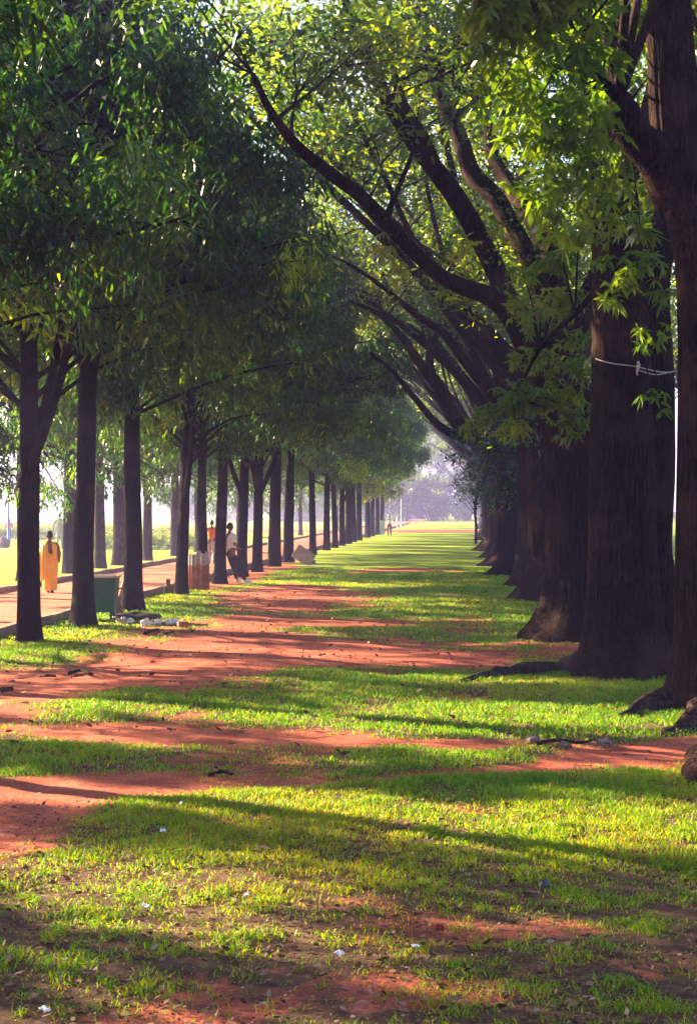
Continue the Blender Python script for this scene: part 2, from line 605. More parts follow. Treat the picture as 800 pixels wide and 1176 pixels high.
left_row = [  # D, variant, rot, scale, label
    (10.2, 1, 1.0, 1.0, 'unseen'),
    (15.6, 2, 2.6, 1.0, 'tree left of the frame whose leafy boughs hang across the top left corner'),
    (21.3, 0, 4.0, 1.0, 'slim tree just outside the left edge, its long bough reaching into the picture'),
    (27.6, 0, 0.6, 1.0, 'slim dark tree nearest the camera, its trunk just left of the yellow sari'),
    (31.6, 1, 2.2, 1.08, 'slim dark tree with its trunk hiding one end of the green bin'),
    (36.5, 0, 3.4, 1.03, 'slim dark tree standing right behind the litter heap and leaning boards'),
    (42.8, 1, 5.3, 1.0, 'slim dark tree just in front and left of the rusty tree guard'),
    (46.3, 2, 0.3, .85, 'thin dark tree ringed by the rusty sheet tree guard'),
    (49.6, 0, 1.2, 1.0, 'dark tree that the man in the white shirt leans against'),
    (54.6, 1, 3.9, 1.15, 'dark tree just right of the man in the white shirt'),
    (58.8, 2, 2.0, 1.0, 'dark tree second to the right of the man in the white shirt'),
    (64.2, 0, 2.9, 1.3, 'thick flared tree just left of the tilted mauve slab'),
    (69.5, 1, .8, 1.05, 'dark tree directly behind the tilted mauve slab'),
    (81.0, 2, 4.4, .9, 'lone thin tree just right of the tilted mauve slab'),
    (89.5, 0, 5.6, .9, 'second thin tree right of the tilted mauve slab'),
    (95.5, 1, 1.7, 1.05, 'nearest tree of the merged far clump of trunks in the left row'),
    (101, 2, .2, 1.1, 'second tree in the merged far clump of trunks in the left row'),
    (106.5, 0, 3.1, 1.1, 'middle tree in the merged far clump of trunks in the left row'),
    (112, 1, 4.6, 1.1, 'fourth tree in the merged far clump of trunks in the left row'),
    (118, 2, 2.4, 1.1, 'last tree of the merged far clump of trunks in the left row'),
]
far_words = ['nearest', 'second', 'third', 'fourth', 'fifth', 'sixth', 'seventh', 'eighth', 'farthest']
for k, D in enumerate([129, 136, 144, 153]):
    left_row.append((D, k % 3, k * 1.3, 1.1, f'{far_words[k]} of the hazy sunlit trunks at the far end of the left row'))
for D, v, rz, s, lab in left_row:
    if lab == 'unseen':
        lab = 'slim tree outside the picture at left, shading the near lawn'
    p = rowpt(D, XL)
    plant('avenue_tree', SV[(v + int(D * 1.7)) % 5], p, rz, s, lab, GROUP_L)

for D, s_, v_, lab in ((9.2, .95, 0, 'tree beyond the path, outside the picture, nearest the camera position'), (15.6, 1.0, 1, 'tree beyond the path, outside the picture, second back'), (21.4, .58, 2, 'small tree beyond the path, outside the picture'), (28.4, 1.0, 0, 'tree beyond the path, outside the picture, before the one at the left edge')):  # added unseen trees, sized and spaced so sun strips cross the near lawn
    plant('path_tree', SVlow[v_], rowpt(D, -12.9), D, s_, lab, GROUP_L2)
row2 = [(35, 'tree beyond the path just outside the left edge of the picture'),
        (42.5, 'tree beyond the path at the left edge behind the nearest slim trunk'),
        (51.5, 'dark tree beyond the path, half hidden behind the nearest slim trunk'),
        (57.5, 'dark tree beyond the path directly above the head of the woman in yellow'),
        (62.5, 'dark tree beyond the path seen directly above the green bin'),
        (66, 'thick flared tree beyond the path, above the leaning boards'),
        (72, 'slender tree beyond the path just right of the litter heap tree'),
        (79, 'tree beyond the path half hidden behind the three stemmed tree'),
        (86, 'tree beyond the path behind the rusty tree guard'),
        (94, 'tree beyond the path behind the man in the orange shirt')]
for k, D in enumerate([102, 111, 120, 130, 141, 153, 167, 183, 200, 220]):
    row2.append((D, f'{(["nearest"] + far_words[1:8] + ["ninth", "farthest"])[k]} tree beyond the path among those right of the orange shirt'))
for i, (D, lab) in enumerate(row2):
    X = -12.9
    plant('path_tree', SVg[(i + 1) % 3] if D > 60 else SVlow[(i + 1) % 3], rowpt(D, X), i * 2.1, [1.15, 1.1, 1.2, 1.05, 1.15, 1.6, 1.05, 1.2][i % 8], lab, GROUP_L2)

# long bough of the tree just outside the left edge
bt_ = [o for o in bpy.data.objects if o.get('label', '').startswith('slim tree just outside the left edge')][0]
pb = [P(*q) - bt_.location for q in [(-60, 330, 21.5), (-5, 318, 21.2), (22, 300, 21.0), (48, 284, 20.8), (90, 276, 20.6), (130, 272, 20.4), (165, 268, 20.2), (205, 262, 20.0), (250, 250, 19.8)]]
inv = Matrix.Rotation(-bt_.rotation_euler.z, 3, 'Z')
pb = [inv @ p for p in pb]
mb = MB()
mb.tube(pb, [.1, .09, .065, .05, .042, .036, .03, .022, .01], 12, bark_fn(2, [(2, 1)], .06, .02), sub=5)
rb0 = random.Random(12)
bc = []
for i in range(16):
    p = pb[rb0.randrange(3, 9)]
    e = p + Vector((rb0.uniform(-.8, .8), rb0.uniform(-.8, .8), rb0.uniform(-.6, .6)))
    mb.tube([p, p.lerp(e, .5) + Vector((0, 0, .1)), e], [.015, .01, .004], 5, None, sub=3, caps=False)
    bc.append((*e, rb0.uniform(.25, .4)))
mb.build('bough', M['bark_slim'], bt_)
link('foliage', crown_from_clusters('foliage', bc, 45, 10, 'droop', .2, .04, M['leaf_slim'], yellow=.1), bt_)

# ------------------------------------------------------------------ the old trees on the right
def lim(base, lst):
    """lst: (px,py,D,rpx) photo-traced limb into local coordinates of a tree at base"""
    out = []
    for (px, py, D, rp) in lst:
        p = P(px, py, D) - base
        out.append((p.x, p.y, p.z, rp * D / FPX))
    return out


# nearest trunk at the right edge
b0 = P(806, 815, 18.3); b0.z = 0
tr0 = lim(b0, [(818, 835, 18.3, 44), (815, 800, 18.3, 40), (813, 740, 18.3, 37), (812, 660, 18.3, 36), (812, 560, 18.3, 35), (812, 430, 18.3, 34), (806, 300, 18.2, 33), (790, 220, 18.1, 36), (775, 140, 18.0, 31), (769, 60, 17.9, 27), (766, -20, 17.8, 25), (762, -160, 17.5, 23), (765, -330, 17.2, 17)])
l0 = [lim(b0, [(776, 225, 18.1, 28), (752, 180, 17.9, 24), (728, 148, 17.7, 21), (716, 128, 17.6, 18), (709, 112, 17.55, 14)]),
      lim(b0, [(716, 124, 17.6, 4.5), (690, 90, 17.3, 3.6), (668, 52, 17.0, 3.2), (650, 15, 16.8, 3), (632, -40, 16.5, 2.6), (615, -110, 16.2, 2)]),
      lim(b0, [(664, 48, 17.0, 2.4), (680, 20, 16.8, 2), (700, -6, 16.7, 1.6), (720, -50, 16.7, 1.2)]),
      lim(b0, [(800, 300, 18.2, 14), (840, 240, 18.4, 12), (900, 150, 18.8, 10), (960, 40, 19.5, 8), (1010, -80, 20, 5)]),
      lim(b0, [(764, -160, 17.5, 14), (700, -240, 16.5, 11), (600, -300, 15.2, 9), (480, -340, 14, 6)]),
      lim(b0, [(764, -60, 17.8, 12), (840, -160, 16.8, 10), (920, -260, 15.5, 8), (960, -360, 14, 5)])]
r = random.Random(5)
cx0 = []


def ctr(b, px, py, D, rad):
    p = P(px, py, D) - b
    return (p.x, p.y, p.z, rad)


for (px, py, D, rad) in [(q[0], q[1], q[2] + (1.3 if q[0] > 690 else 0), q[3]) for q in [(560, 20, 16.2, .32), (600, 35, 16.5, .36), (555, 60, 16.4, .2), (640, 25, 16.8, .4), (590, 90, 16.6, .3), (640, 85, 16.9, .4), (680, 60, 17.2, .36), (700, 100, 17.4, .3),
                         (640, 140, 17.0, .36), (600, 150, 16.8, .3), (680, 150, 17.3, .34), (650, 195, 17.2, .32), (700, 190, 17.4, .3), (610, 215, 17, .25), (690, 230, 17.3, .28), (725, 40, 17.4, .3),
                         (570, 5, 16, .3), (620, -10, 16.4, .4), (680, -5, 17, .4), (720, 5, 17.2, .35), (650, -60, 16.4, .5), (560, -60, 15.8, .5), (730, -70, 17, .5), (790, 60, 18.3, .25),
                         (730, 215, 17.6, .22), (560, 115, 16.5, .2), (735, 262, 17.5, .22), (630, 270, 17.3, .2)]]:
    cx0.append(ctr(b0, px, py, D, rad))
trunk0, crownbig0 = big_tree(31, .4, tr0, [l0[0], l0[3], l0[4], l0[5]], flare=.55, flobes=5, amp=.05, cl_n=6, cl_size=.9, reach=1.2, density=12, zmin=8.6, seg=130, subs=7, mat='leaf_big', fz=.3)
R0 = empty('old_tree', b0)
tag(R0, 'gnarled old tree nearest the camera, cut by the right edge, with a sawn stub limb', 'tree', GROUP_R)
link('trunk', trunk0, R0)
link('crown', crownbig0, R0)
mb = MB()
for L in l0[1:3]:
    mb.tube([Vector(p[:3]) for p in L], [p[3] for p in L], 8, None, sub=4)
for c in cx0:
    e = Vector(c[:3])
    src = [Vector(p[:3]) for p in l0[1]]
    j = min(range(len(src)), key=lambda k: (src[k] - e).length)
    mb.tube([src[j], src[j].lerp(e, .5) + Vector((0, 0, .12)), e], [.014, .009, .004], 5, None, sub=3, caps=False)
mb.build('twig', M['bark_slim'], R0)
o = link('foliage', crown_from_clusters('foliage', cx0, 230, 6, 'palm', .155, .06, M['leaf_palm'], yellow=0, flat=1.0), R0)
tag(o, 'bright green broad leaves in palmate tufts')


def root(parent, pts, radii, seed=0, mat='bark_big'):
    m = MB()
    q = random.Random(seed + 40)
    pts, radii = smooth_path([Vector(p) for p in pts], radii, 3)
    pts = [p + Vector((q.uniform(-1, 1), q.uniform(-1, 1), q.uniform(-.5, .5))) * rr_ * .35 for p, rr_ in zip(pts, radii)]
    radii = [rr_ * q.uniform(.72, 1.25) for rr_ in radii]
    m.tube([p - parent.location for p in pts], radii, 18, bark_fn(seed, [(2, 1), (3, .8)], .22, .06), sub=4)
    return m.build('root', M[mat], parent)


def g(px, py, z):
    p = gp(px, py); p.z = z
    return p


root(R0, [g(795, 812, .12), g(765, 815, .10), g(742, 818, .06), g(722, 824, .03), g(700, 830, -.05)], [.17, .12, .085, .055, .03], 1, 'root_skin')
root(R0, [g(850, 842, .16), g(822, 836, .14), g(795, 840, .09), g(772, 848, .0), g(760, 852, -.06)], [.2, .17, .13, .08, .04], 2, 'root_skin')
root(R0, [g(860, 885, .02), g(830, 886, .10), g(806, 892, .08), g(796, 905, -.08)], [.12, .14, .13, .08], 3)

# big double trunk
b1 = P(722, 775, 22.3); b1.z = 0
tr1 = lim(b1, [(716, 798, 22.2, 52), (716, 765, 22.2, 50), (716, 710, 22.2, 42), (716, 640, 22.2, 38), (716, 540, 22.2, 36), (715, 430, 22.2, 33), (712, 330, 22.2, 29), (706, 240, 22.2, 26), (700, 150, 22.2, 24), (690, 60, 22.4, 22), (680, -60, 22.8, 18), (660, -200, 23.5, 12)])
l1 = [lim(b1, [(742, 795, 22.9, 44), (746, 740, 22.9, 38), (750, 640, 22.9, 30), (752, 540, 22.9, 26), (752, 440, 22.9, 25), (752, 330, 22.9, 21), (765, 250, 23.2, 17), (800, 150, 23.8, 14), (850, 20, 24.5, 10), (900, -120, 25, 6)]),
      lim(b1, [(690, 60, 22.4, 16), (640, -20, 21.4, 13), (560, -90, 20, 11), (450, -150, 18.5, 8), (350, -190, 17, 5)]),
      lim(b1, [(705, 230, 22.2, 13), (735, 170, 22.6, 11), (760, 60, 23.5, 9), (780, -60, 24.5, 7)]),
      lim(b1, [(700, 140, 22.2, 10), (660, 60, 23.4, 9), (610, -10, 25, 7), (560, -90, 26, 5)])]
cx1 = [ctr(b1, *c) for c in [(560, 470, 24, .3), (600, 455, 24, .45), (640, 460, 24, .45), (590, 490, 23.6, .3), (665, 480, 23.6, .35), (540, 490, 24, .22), (650, 420, 24, .4), (610, 410, 24.5, .35), (620, 370, 24.5, .35),
                             (650, 345, 24, .4), (600, 350, 25, .35), (665, 390, 23.5, .3), (640, 300, 24, .4), (665, 270, 23.4, .4), (600, 315, 25, .3), (690, 300, 21.6, .22), (720, 320, 21.2, .3), (705, 345, 21.2, .25), (740, 300, 21.4, .3),
                             (700, 270, 21.5, .25), (755, 380, 21.3, .25), (740, 395, 21.2, .2), (765, 340, 21.6, .25), (750, 455, 21.2, .2), (765, 470, 21.2, .12), (625, 240, 23.8, .35), (655, 500, 23.4, .22), (720, 250, 21.6, .25)]]
rx = random.Random(77)
ex1 = [ctr(b1, rx.uniform(540, 830), rx.uniform(-80, 330), rx.uniform(27, 36), rx.uniform(.8, 1.2)) for _ in range(34)]
meshes1 = big_tree(32, .5, tr1, l1, ex1, flare=.55, fz=.3, flobes=5, amp=.06, cl_n=9, cl_size=1.0, reach=1.3, density=12, zmin=9.2, seg=150, subs=7)
R1 = plant('old_tree', meshes1, b1, 0, 1, 'massive reddish furrowed double trunk with a white cord tied round it', GROUP_R)
R1.children[0].name = 'trunk'
mb = MB()
stem = [Vector(p[:3]) for p in lim(b1, [(712, 330, 22.2, 1), (690, 330, 22.4, 1), (660, 360, 23.2, 1), (620, 400, 24.2, 1), (590, 460, 24.2, 1)])]
mb.tube(stem, [.06, .05, .04, .03, .015], 8, None, sub=4)
for c in cx1:
    e = Vector(c[:3])
    j = min(range(len(stem)), key=lambda k: (stem[k] - e).length)
    mb.tube([stem[j], stem[j].lerp(e, .5) + Vector((0, 0, .15)), e], [.02, .012, .005], 5, None, sub=3, caps=False)
mb.build('twig', M['bark_slim'], R1)
o = link('foliage', crown_from_clusters('foliage', cx1, 300, 6, 'palm', .135, .046, M['leaf_palm'], yellow=0, flat=.55), R1)
tag(o, 'layered bright green broad leaves hanging low')
root(R1, [g(700, 775, .16), g(665, 770, .08), g(640, 769, .045), g(600, 772, .03), g(565, 776, .01), g(535, 781, -.01), g(515, 786, -.06)], [.2, .15, .11, .09, .085, .06, .03], 4, 'bark_grey')

# third: the tree whose limbs arch over the lawn
b2 = P(668, 738, 28.2); b2.z = 0
tr2 = lim(b2, [(664, 752, 28.2, 50), (664, 735, 28.2, 46), (665, 690, 28.2, 40), (664, 620, 28.2, 37), (662, 540, 28.2, 36), (655, 480, 28.2, 35), (642, 430, 28.2, 26), (632, 390, 28.2, 20)])
l2 = [lim(b2, [(648, 460, 28.2, 22), (615, 415, 28, 20), (592, 378, 27.8, 16), (566, 346, 27.6, 14), (516, 325, 27.2, 11), (480, 294, 26.8, 10.5), (448, 262, 26.5, 10), (412, 226, 26, 9.5), (376, 199, 25.6, 9), (343, 170, 25.2, 8), (312, 130, 24.8, 6), (290, 85, 24.5, 4)]),
      lim(b2, [(592, 378, 27.9, 14), (574, 330, 27.9, 15), (556, 285, 27.9, 14), (534, 240, 27.9, 14), (511, 208, 27.9, 13.5), (480, 168, 27.9, 12), (453, 127, 27.9, 10), (439, 100, 27.9, 9), (424, 66, 27.8, 7), (400, 10, 27.5, 6), (380, -60, 27, 4)]),
      lim(b2, [(506, 204, 27.9, 9), (488, 160, 28.3, 8), (464, 116, 28.8, 6.5), (450, 70, 29.5, 5), (445, 0, 30, 4)]),
      lim(b2, [(640, 410, 28.3, 20), (625, 345, 28.5, 17), (610, 303, 28.7, 15), (592, 267, 29, 14), (570, 226, 29.3, 14), (543, 195, 29.5, 14), (525, 159, 29.8, 13), (511, 118, 30, 11), (503, 84, 30, 10), (480, 50, 30.3, 8), (450, 40, 30.5, 6), (400, 35, 30.8, 4)]),
      lim(b2, [(516, 130, 30, 6), (535, 128, 29.8, 6), (545, 112, 29.6, 5), (520, 98, 29.4, 4)]),
      lim(b2, [(650, 400, 28.4, 20), (640, 310, 28.8, 17), (619, 258, 29.4, 14), (588, 217, 30, 13), (565, 181, 30.6, 10), (556, 120, 31.4, 8), (548, 40, 32.2, 6), (540, -40, 33, 4)]),
      lim(b2, [(645, 420, 28.3, 18), (680, 330, 28.8, 14), (730, 220, 29.6, 11), (780, 100, 30.8, 8), (820, -20, 32, 5)])]
cx2 = [ctr(b2, *c) for c in [(400, 20, 28, .8), (440, 60, 29, .8), (480, 20, 30, .9), (520, 60, 31, .9), (370, 80, 28, .4), (540, 150, 32, .7), (430, 110, 30, .5), (300, 60, 26, .4)]] + [ctr(b2, rx.uniform(290, 560), rx.uniform(-90, 60), rx.uniform(30, 38), rx.uniform(.7, 1.0)) for _ in range(5)]
l2 = [[(a, b, c, q * .8) for (a, b, c, q) in l2[0]]] + [[(a, b, c, q * .78) for (a, b, c, q) in L] for L in l2[1:]]
meshes2 = big_tree(33, .6, tr2, l2, cx2, flare=.85, flobes=5, amp=.07, cl_n=6, cl_size=.85, reach=1.0, density=15, tuft=8, leaf=(.18, .066), zmin=8.0, seg=150, subs=9)
R2 = plant('old_tree', meshes2, b2, 0, 1, 'broad dark flared trunk behind the roped one, its long limbs arching over the lawn', GROUP_R)
# young yellow-green sprigs on the long limb
sp = [ctr(b2, *c) for c in [(440, 285, 26.5, .22), (455, 300, 26.5, .2), (462, 318, 26.6, .18), (448, 322, 26.6, .12), (537, 280, 27.4, .2), (528, 292, 27.4, .16), (568, 262, 27.6, .16)]]
for c in sp:
    o = link('foliage', crown_from_clusters('foliage', [c], 260, 6, 'palm', .12, .045, M['leaf_hedge'], yellow=1, flat=1.0), R2)
    tag(o, 'yellow green young sprig sprouting from the limb')

# generic old trees further back: two skeletons, limbs reaching over the lawn (-X)
def generic_old(seed):
    r = random.Random(seed)
    R = r.uniform(.62, .8)
    tz = r.uniform(3.6, 4.6)
    tp = [(0, 0, -.3, R * 1.1), (0, 0, 0, R), (0, 0, .8, R * .92), (-.05, 0, 2, R * .85), (-.12, 0, tz - .6, R * .82), (-.25, 0, tz + .4, R * .65), (-.35, 0, tz + 1.2, R * .45)]
    L = []
    for k in range(7):
        if k < 4:
            a = math.pi + r.uniform(-.75, .75)
            ln = r.uniform(5.5, 8)
        else:
            a = r.uniform(-1.1, 1.1)
            ln = r.uniform(3.5, 5.5)
        el = r.uniform(.75, 1.2)
        p = Vector((-.2, 0, tz + r.uniform(-.3, .5)))
        pts = [(*p, .24 * R)]
        for i in range(1, 7):
            st = ln / 6 * 1.25
            p = p + Vector((math.cos(a) * math.cos(el), math.sin(a) * math.cos(el), math.sin(el))) * st
            a += r.uniform(-.25, .25)
            el += r.uniform(-.16, .14)
            pts.append((*p, R * (.23 - .033 * i)))
            if i in (2, 3) and r.random() < .55:
                q = Vector(p); a2 = a + r.choice([-1, 1]) * r.uniform(.5, .9); el2 = el + r.uniform(-.3, .2)
                qq = [(*q, R * .12)]
                for j in range(4):
                    q = q + Vector((math.cos(a2) * math.cos(el2), math.sin(a2) * math.cos(el2), math.sin(el2))) * st * .9
                    el2 += r.uniform(-.2, .2)
                    qq.append((*q, R * (.1 - .022 * j)))
                L.append(qq)
        L.append(pts)
    return big_tree(seed, R, tp, L, flare=1.0, flobes=5, amp=.08, cl_n=7, cl_size=1.05, reach=1.15, density=10, tuft=8, leaf=(.19, .07), zmin=6.2, yellow=.14, seg=72, subs=5)


GV = [generic_old(51), generic_old(64), generic_old(77)]
right_far = [
    (40.0, 2.15, 0, 1.1, .15, 'old tree with pale streaked left edge, fourth trunk back on the right'),
    (48.5, 2.25, 1, 1.0, .6, 'old tree half hidden, a small pointed root flare showing between its bigger neighbours'),
    (56.5, 2.15, 2, 1.05, -.5, 'old tree with low dark foliage hanging before its trunk'),
    (64.5, 2.1, 1, 1.05, -.35, 'old tree with long swept root flares reaching out over the grass on the right'),
    (75, 1.95, 0, .95, .55, 'old tree just beyond the swept root flares, its root toe lowest on the grass'),
    (88, 1.95, 2, 1.1, .45, 'old tree with the thin sapling standing beyond it on the right'),
    (103, 2.2, 0, 1.1, 0, 'pale hazy old tree right beside the thin sapling'),
    (120, 2.3, 1, 1.1, .3, 'nearest of the hazy old trees beyond the sapling'),
    (138, 2.5, 2, 1.1, -.3, 'second of the hazy old trees beyond the sapling'),
    (160, 2.8, 0, 1.1, .1, 'third of the hazy old trees beyond the sapling'),
    (186, 3.0, 1, 1.1, .2, 'fourth of the hazy old trees beyond the sapling'),
    (215, 3.2, 2, 1.1, -.2, 'farthest of the hazy old trees beyond the sapling'),
]
RT = []
for D, X, v, s, rz, lab in right_far:
    RT.append(plant('old_tree', GV[v], rowpt(D, X), rz, s, lab, GROUP_R))
# low hanging foliage on two of them
for tr, lst in ((RT[2], [(555, 505, 54, .6), (530, 500, 54, .45), (520, 520, 54, .4), (565, 580, 54, .4), (550, 565, 54, .45), (580, 480, 54, .6), (605, 540, 53.5, .5), (585, 520, 54, .6), (560, 530, 54, .5), (545, 545, 54, .4), (575, 560, 54, .5), (590, 540, 54, .5), (540, 520, 54.5, .4), (600, 505, 54, .5), (570, 500, 54.5, .5), (590, 575, 54, .35)]),
                (RT[0], [(600, 490, 38.2, .35), (585, 500, 38.2, .3), (560, 498, 38.2, .3), (610, 505, 38.2, .3)])):
    cs = [ctr(tr.location, *c) for c in lst]
    inv = Matrix.Rotation(-tr.rotation_euler.z, 3, 'Z')
    cs2 = []
    for c in cs:
        v = inv @ Vector(c[:3]) / tr.scale[0]
        cs2.append((v.x, v.y, v.z, c[3]))
    m = MB()
    for c in cs2:
        e = Vector(c[:3])
        m.tube([Vector((-.2, -.1, 3.9)), e * .6 + Vector((0, 0, 2.2)), e], [.05, .03, .006], 6, None, sub=4, caps=False)
    m.build('twig', M['bark_slim'], tr)
    for c in cs2:
        link('foliage', crown_from_clusters('foliage', [c], 34, 8, 'broad', .16, .06, M['leaf_slim'], yellow=0, flat=1), tr)
# long limbs reaching over the lawn from two trees further back
for tr, lst in ((RT[0], [[(620, 470, 40, 15), (590, 462, 40, 12), (565, 451, 40, 11), (534, 415, 40, 9), (511, 384, 40, 7.5), (484, 366, 40, 5.5), (440, 330, 39.5, 4), (405, 306, 39, 3), (365, 286, 38.5, 1.8)],
                         [(612, 450, 40.5, 12), (585, 425, 40.5, 9), (560, 405, 40.5, 8), (543, 393, 40.5, 8), (516, 361, 40.5, 7), (490, 320, 41, 5), (470, 270, 41.5, 3)]]),
                (RT[2], [[(585, 520, 56, 14), (540, 500, 56, 13), (520, 478, 56, 12), (502, 442, 56, 11), (480, 415, 56, 8), (462, 388, 56, 6), (435, 361, 55.5, 4), (400, 345, 55, 2)],
                         [(560, 510, 56.5, 9), (530, 503, 56.5, 8), (502, 487, 56.5, 6), (475, 456, 56.5, 5), (448, 424, 56.5, 3.5), (425, 405, 56, 2)],
                         [(497, 436, 56, 8), (493, 405, 56.3, 7), (505, 370, 56.5, 5), (500, 330, 57, 3)]])):
    inv = Matrix.Rotation(-tr.rotation_euler.z, 3, 'Z')
    for k, L in enumerate(lst):
        q = []
        for (px, py, D, rp) in L:
            v = inv @ (P(px, py, D) - tr.location) / tr.scale[0]
            q.append((v, .68 * rp * D / FPX / tr.scale[0]))
        m = MB()
        m.tube([a for a, b_ in q], [b_ for a, b_ in q], 16, bark_fn(k, [(2, 1), (3, .8)], .08, .03), sub=5)
        m.build('limb', M['bark_big'], tr)
tl = [o for o in bpy.data.objects if o.get('label', '').startswith('nearest of the hazy sunlit trunks')][0]
inv = Matrix.Rotation(-tl.rotation_euler.z, 3, 'Z')
cs = []
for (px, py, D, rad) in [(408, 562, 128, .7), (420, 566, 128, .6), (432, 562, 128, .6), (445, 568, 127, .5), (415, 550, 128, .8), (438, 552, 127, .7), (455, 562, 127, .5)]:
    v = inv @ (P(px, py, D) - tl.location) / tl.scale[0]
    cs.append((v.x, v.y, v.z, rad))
o = link('foliage', crown_from_clusters('foliage', cs, 30, 8, 'broad', .26, .11, M['leaf_hedge'], yellow=1), tl)  # sunlight put into the colour: every cluster gets the yellow tint
tag(o, 'low foliage tinted bright yellow to look sunlit')
# a parallel row added further right to close off ambient light, mostly hidden
for k, (D, X) in enumerate([(24, 9.5), (36, 9.8), (52, 10), (72, 10.2), (98, 10.5)]):
    plant('old_tree', GV[k % 3], rowpt(D, X), 1.3 * k, 1.0, ['old tree behind the right row, glimpsed through leaves at the right edge', 'old tree behind the right row, second back, mostly hidden by the roped trunk', 'old tree behind the right row hidden behind the arching one', 'old tree deep behind the right row, nearly hidden', 'old tree deepest behind the right row'][k], 'added trees behind the right row')

# sapling
sm = MB()
sm.tube([(0, 0, -.2), (.03, 0, 1), (-.05, 0, 2.2), (.1, 0, 3.4), (.2, 0, 4.4)], [.09, .08, .07, .05, .02], 12, None, sub=4)
rs = random.Random(9)
scl = []
for k in range(22):
    a = rs.uniform(0, 6.28); q = rs.uniform(.3, 1.6)
    c = Vector((math.cos(a) * q, math.sin(a) * q, rs.uniform(2.7, 5.4)))
    scl.append((*c, rs.uniform(.35, .6)))
    sm.tube([(.03, 0, c.z * .6), c], [.025, .006], 5, None, caps=False)
pl = rowpt(106, .95)
plant('sapling', (sm.mesh('sapling_trunk', M['bark_slim']), crown_from_clusters('sapling_crown', scl, 22, 8, 'broad', .17, .07, M['leaf_slim'], yellow=.02)), pl, 0, 1,
      'thin young tree at the right edge of the far lawn, before the hazy trunks', None)

# far background trees
def big_bg(k): return GV[k % 3] if k % 2 else SVg[k % 3]
bgs = []
rb = random.Random(4)
for k in range(16):      # beyond the end of the avenue
    bgs.append((-46 + k * 5.2 + rb.uniform(-1.5, 1.5), rb.uniform(330, 400), rb.uniform(1.3, 1.9)))
for k in range(26):      # beyond the left lawn
    bgs.append((-62 - rb.uniform(0, 26) - k * 1.2, 95 + k * 9 + rb.uniform(-3, 3), rb.uniform(1.1, 1.6)))
for i, (x, y, s) in enumerate(bgs):
    e = plant('background_tree', big_bg(i), Vector((x, y, 0)), rb.uniform(0, 6), s,
              'pale hazy tree in the fog beyond the end of the avenue' if i < 16 else 'pale hazy tree in the fog beyond the bright left lawn',
              'foggy trees beyond the avenue end' if i < 16 else 'foggy trees beyond the left lawn')

bcl = [(rb.uniform(-3, 3), rb.uniform(-1, 1), rb.uniform(.3, 3.6), rb.uniform(.7, 1.1)) for _ in range(34)]
bt = MB()
for c in bcl[:12]: bt.tube([(c[0] * .2, c[1] * .2, -.2), (c[0] * .6, c[1] * .6, c[2] * .5), c[:3]], [.08, .05, .01], 6, None, sub=3)
bm_ = (bt.mesh('bush_stems', M['bark_slim']), crown_from_clusters('bush_crown', bcl, 12, 7, 'broad', .3, .13, M['leaf_big'], yellow=.1))
for i in range(16):
    e = empty('background_bush', (-48 + i * 5.4, 300 + rb.uniform(-14, 30), 0), rb.uniform(0, 6), rb.uniform(1.3, 2.1))
    tag(e, 'hazy bush in the foggy thicket closing the far end of the avenue', 'bush', 'hazy bushes at the avenue end')
    link('stems', bm_[0], e); link('foliage', bm_[1], e)

# hedges beyond the left lawn
def hedge(loc, L, hgt, dpt, rz, label):
    n = int(L * hgt * 260)
    c = np.stack([RNG.uniform(-L / 2, L / 2, n), RNG.uniform(-dpt / 2, dpt / 2, n), RNG.uniform(.05, hgt, n)], 1)
    c[:, 2] += (fbm(c[:, 0] * 1.2, c[:, 1], 5) - .5) * .4
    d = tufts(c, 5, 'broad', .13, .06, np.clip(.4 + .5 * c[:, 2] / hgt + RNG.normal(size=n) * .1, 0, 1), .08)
    o = link('hedge', leaves_mesh('hedge', *d, M['leaf_hedge']))
    o.location = loc
    o.rotation_euler.z = rz
    tag(o, label, 'hedge')


hedge(rowpt(92, -15.5) + Vector((-1, 0, 0)), 7, .9, .9, .0, 'bright yellow green clipped hedge seen between trunks beyond the red path')
hedge(rowpt(122, -26), 14, .8, 1.0, .05, 'low sunlit hedge farther off across the left lawn')
hedge(rowpt(150, -40), 22, .8, 1.0, .0, 'farthest pale hedge across the left lawn, at the left edge')

# ------------------------------------------------------------------ ground
def poly_w(pts):
    return np.array([(gp(x, y).x, gp(x, y).y) for x, y in pts])


DIRT = [
    [(-260, 885), (0, 889), (100, 887), (250, 894), (400, 891), (500, 886), (600, 878), (640, 862), (620, 860), (560, 866), (420, 860), (300, 857), (150, 856), (60, 848), (0, 843), (-200, 842), (-200, 836), (0, 836), (100, 828), (200, 828), (300, 836), (400, 848), (500, 852), (620, 856), (720, 857), (800, 849), (1000, 835), (1000, 868), (800, 873), (640, 888), (560, 892), (420, 899), (270, 907), (170, 914), (110, 927), (70, 948), (60, 972), (0, 992), (-260, 1050)],
    [(-260, 795), (0, 771), (90, 757), (140, 738), (200, 722), (235, 702), (250, 688), (275, 673), (330, 668), (430, 679), (445, 688), (400, 699), (330, 704), (440, 711), (445, 716), (330, 723), (400, 731), (480, 739), (600, 741), (665, 747), (680, 756), (600, 761), (450, 766), (370, 768), (320, 770), (300, 778), (320, 797), (230, 801), (150, 797), (70, 806), (35, 828), (0, 838), (-260, 842)],
    [(395, 653), (505, 652), (520, 657), (400, 659)],
    [(-200, 608.3), (700, 608.3), (700, 611.5), (-200, 611.5)],
    [(150, 1120), (250, 1092), (330, 1096), (480, 1105), (560, 1190), (300, 1260), (120, 1200)],
    [(-100, 1075), (30, 1085), (60, 1140), (20, 1200), (-100, 1200)],
    [(255, 677), (330, 655), (335, 640), (250, 655), (230, 680)],
]
DIRTW = [poly_w(p) for p in DIRT]


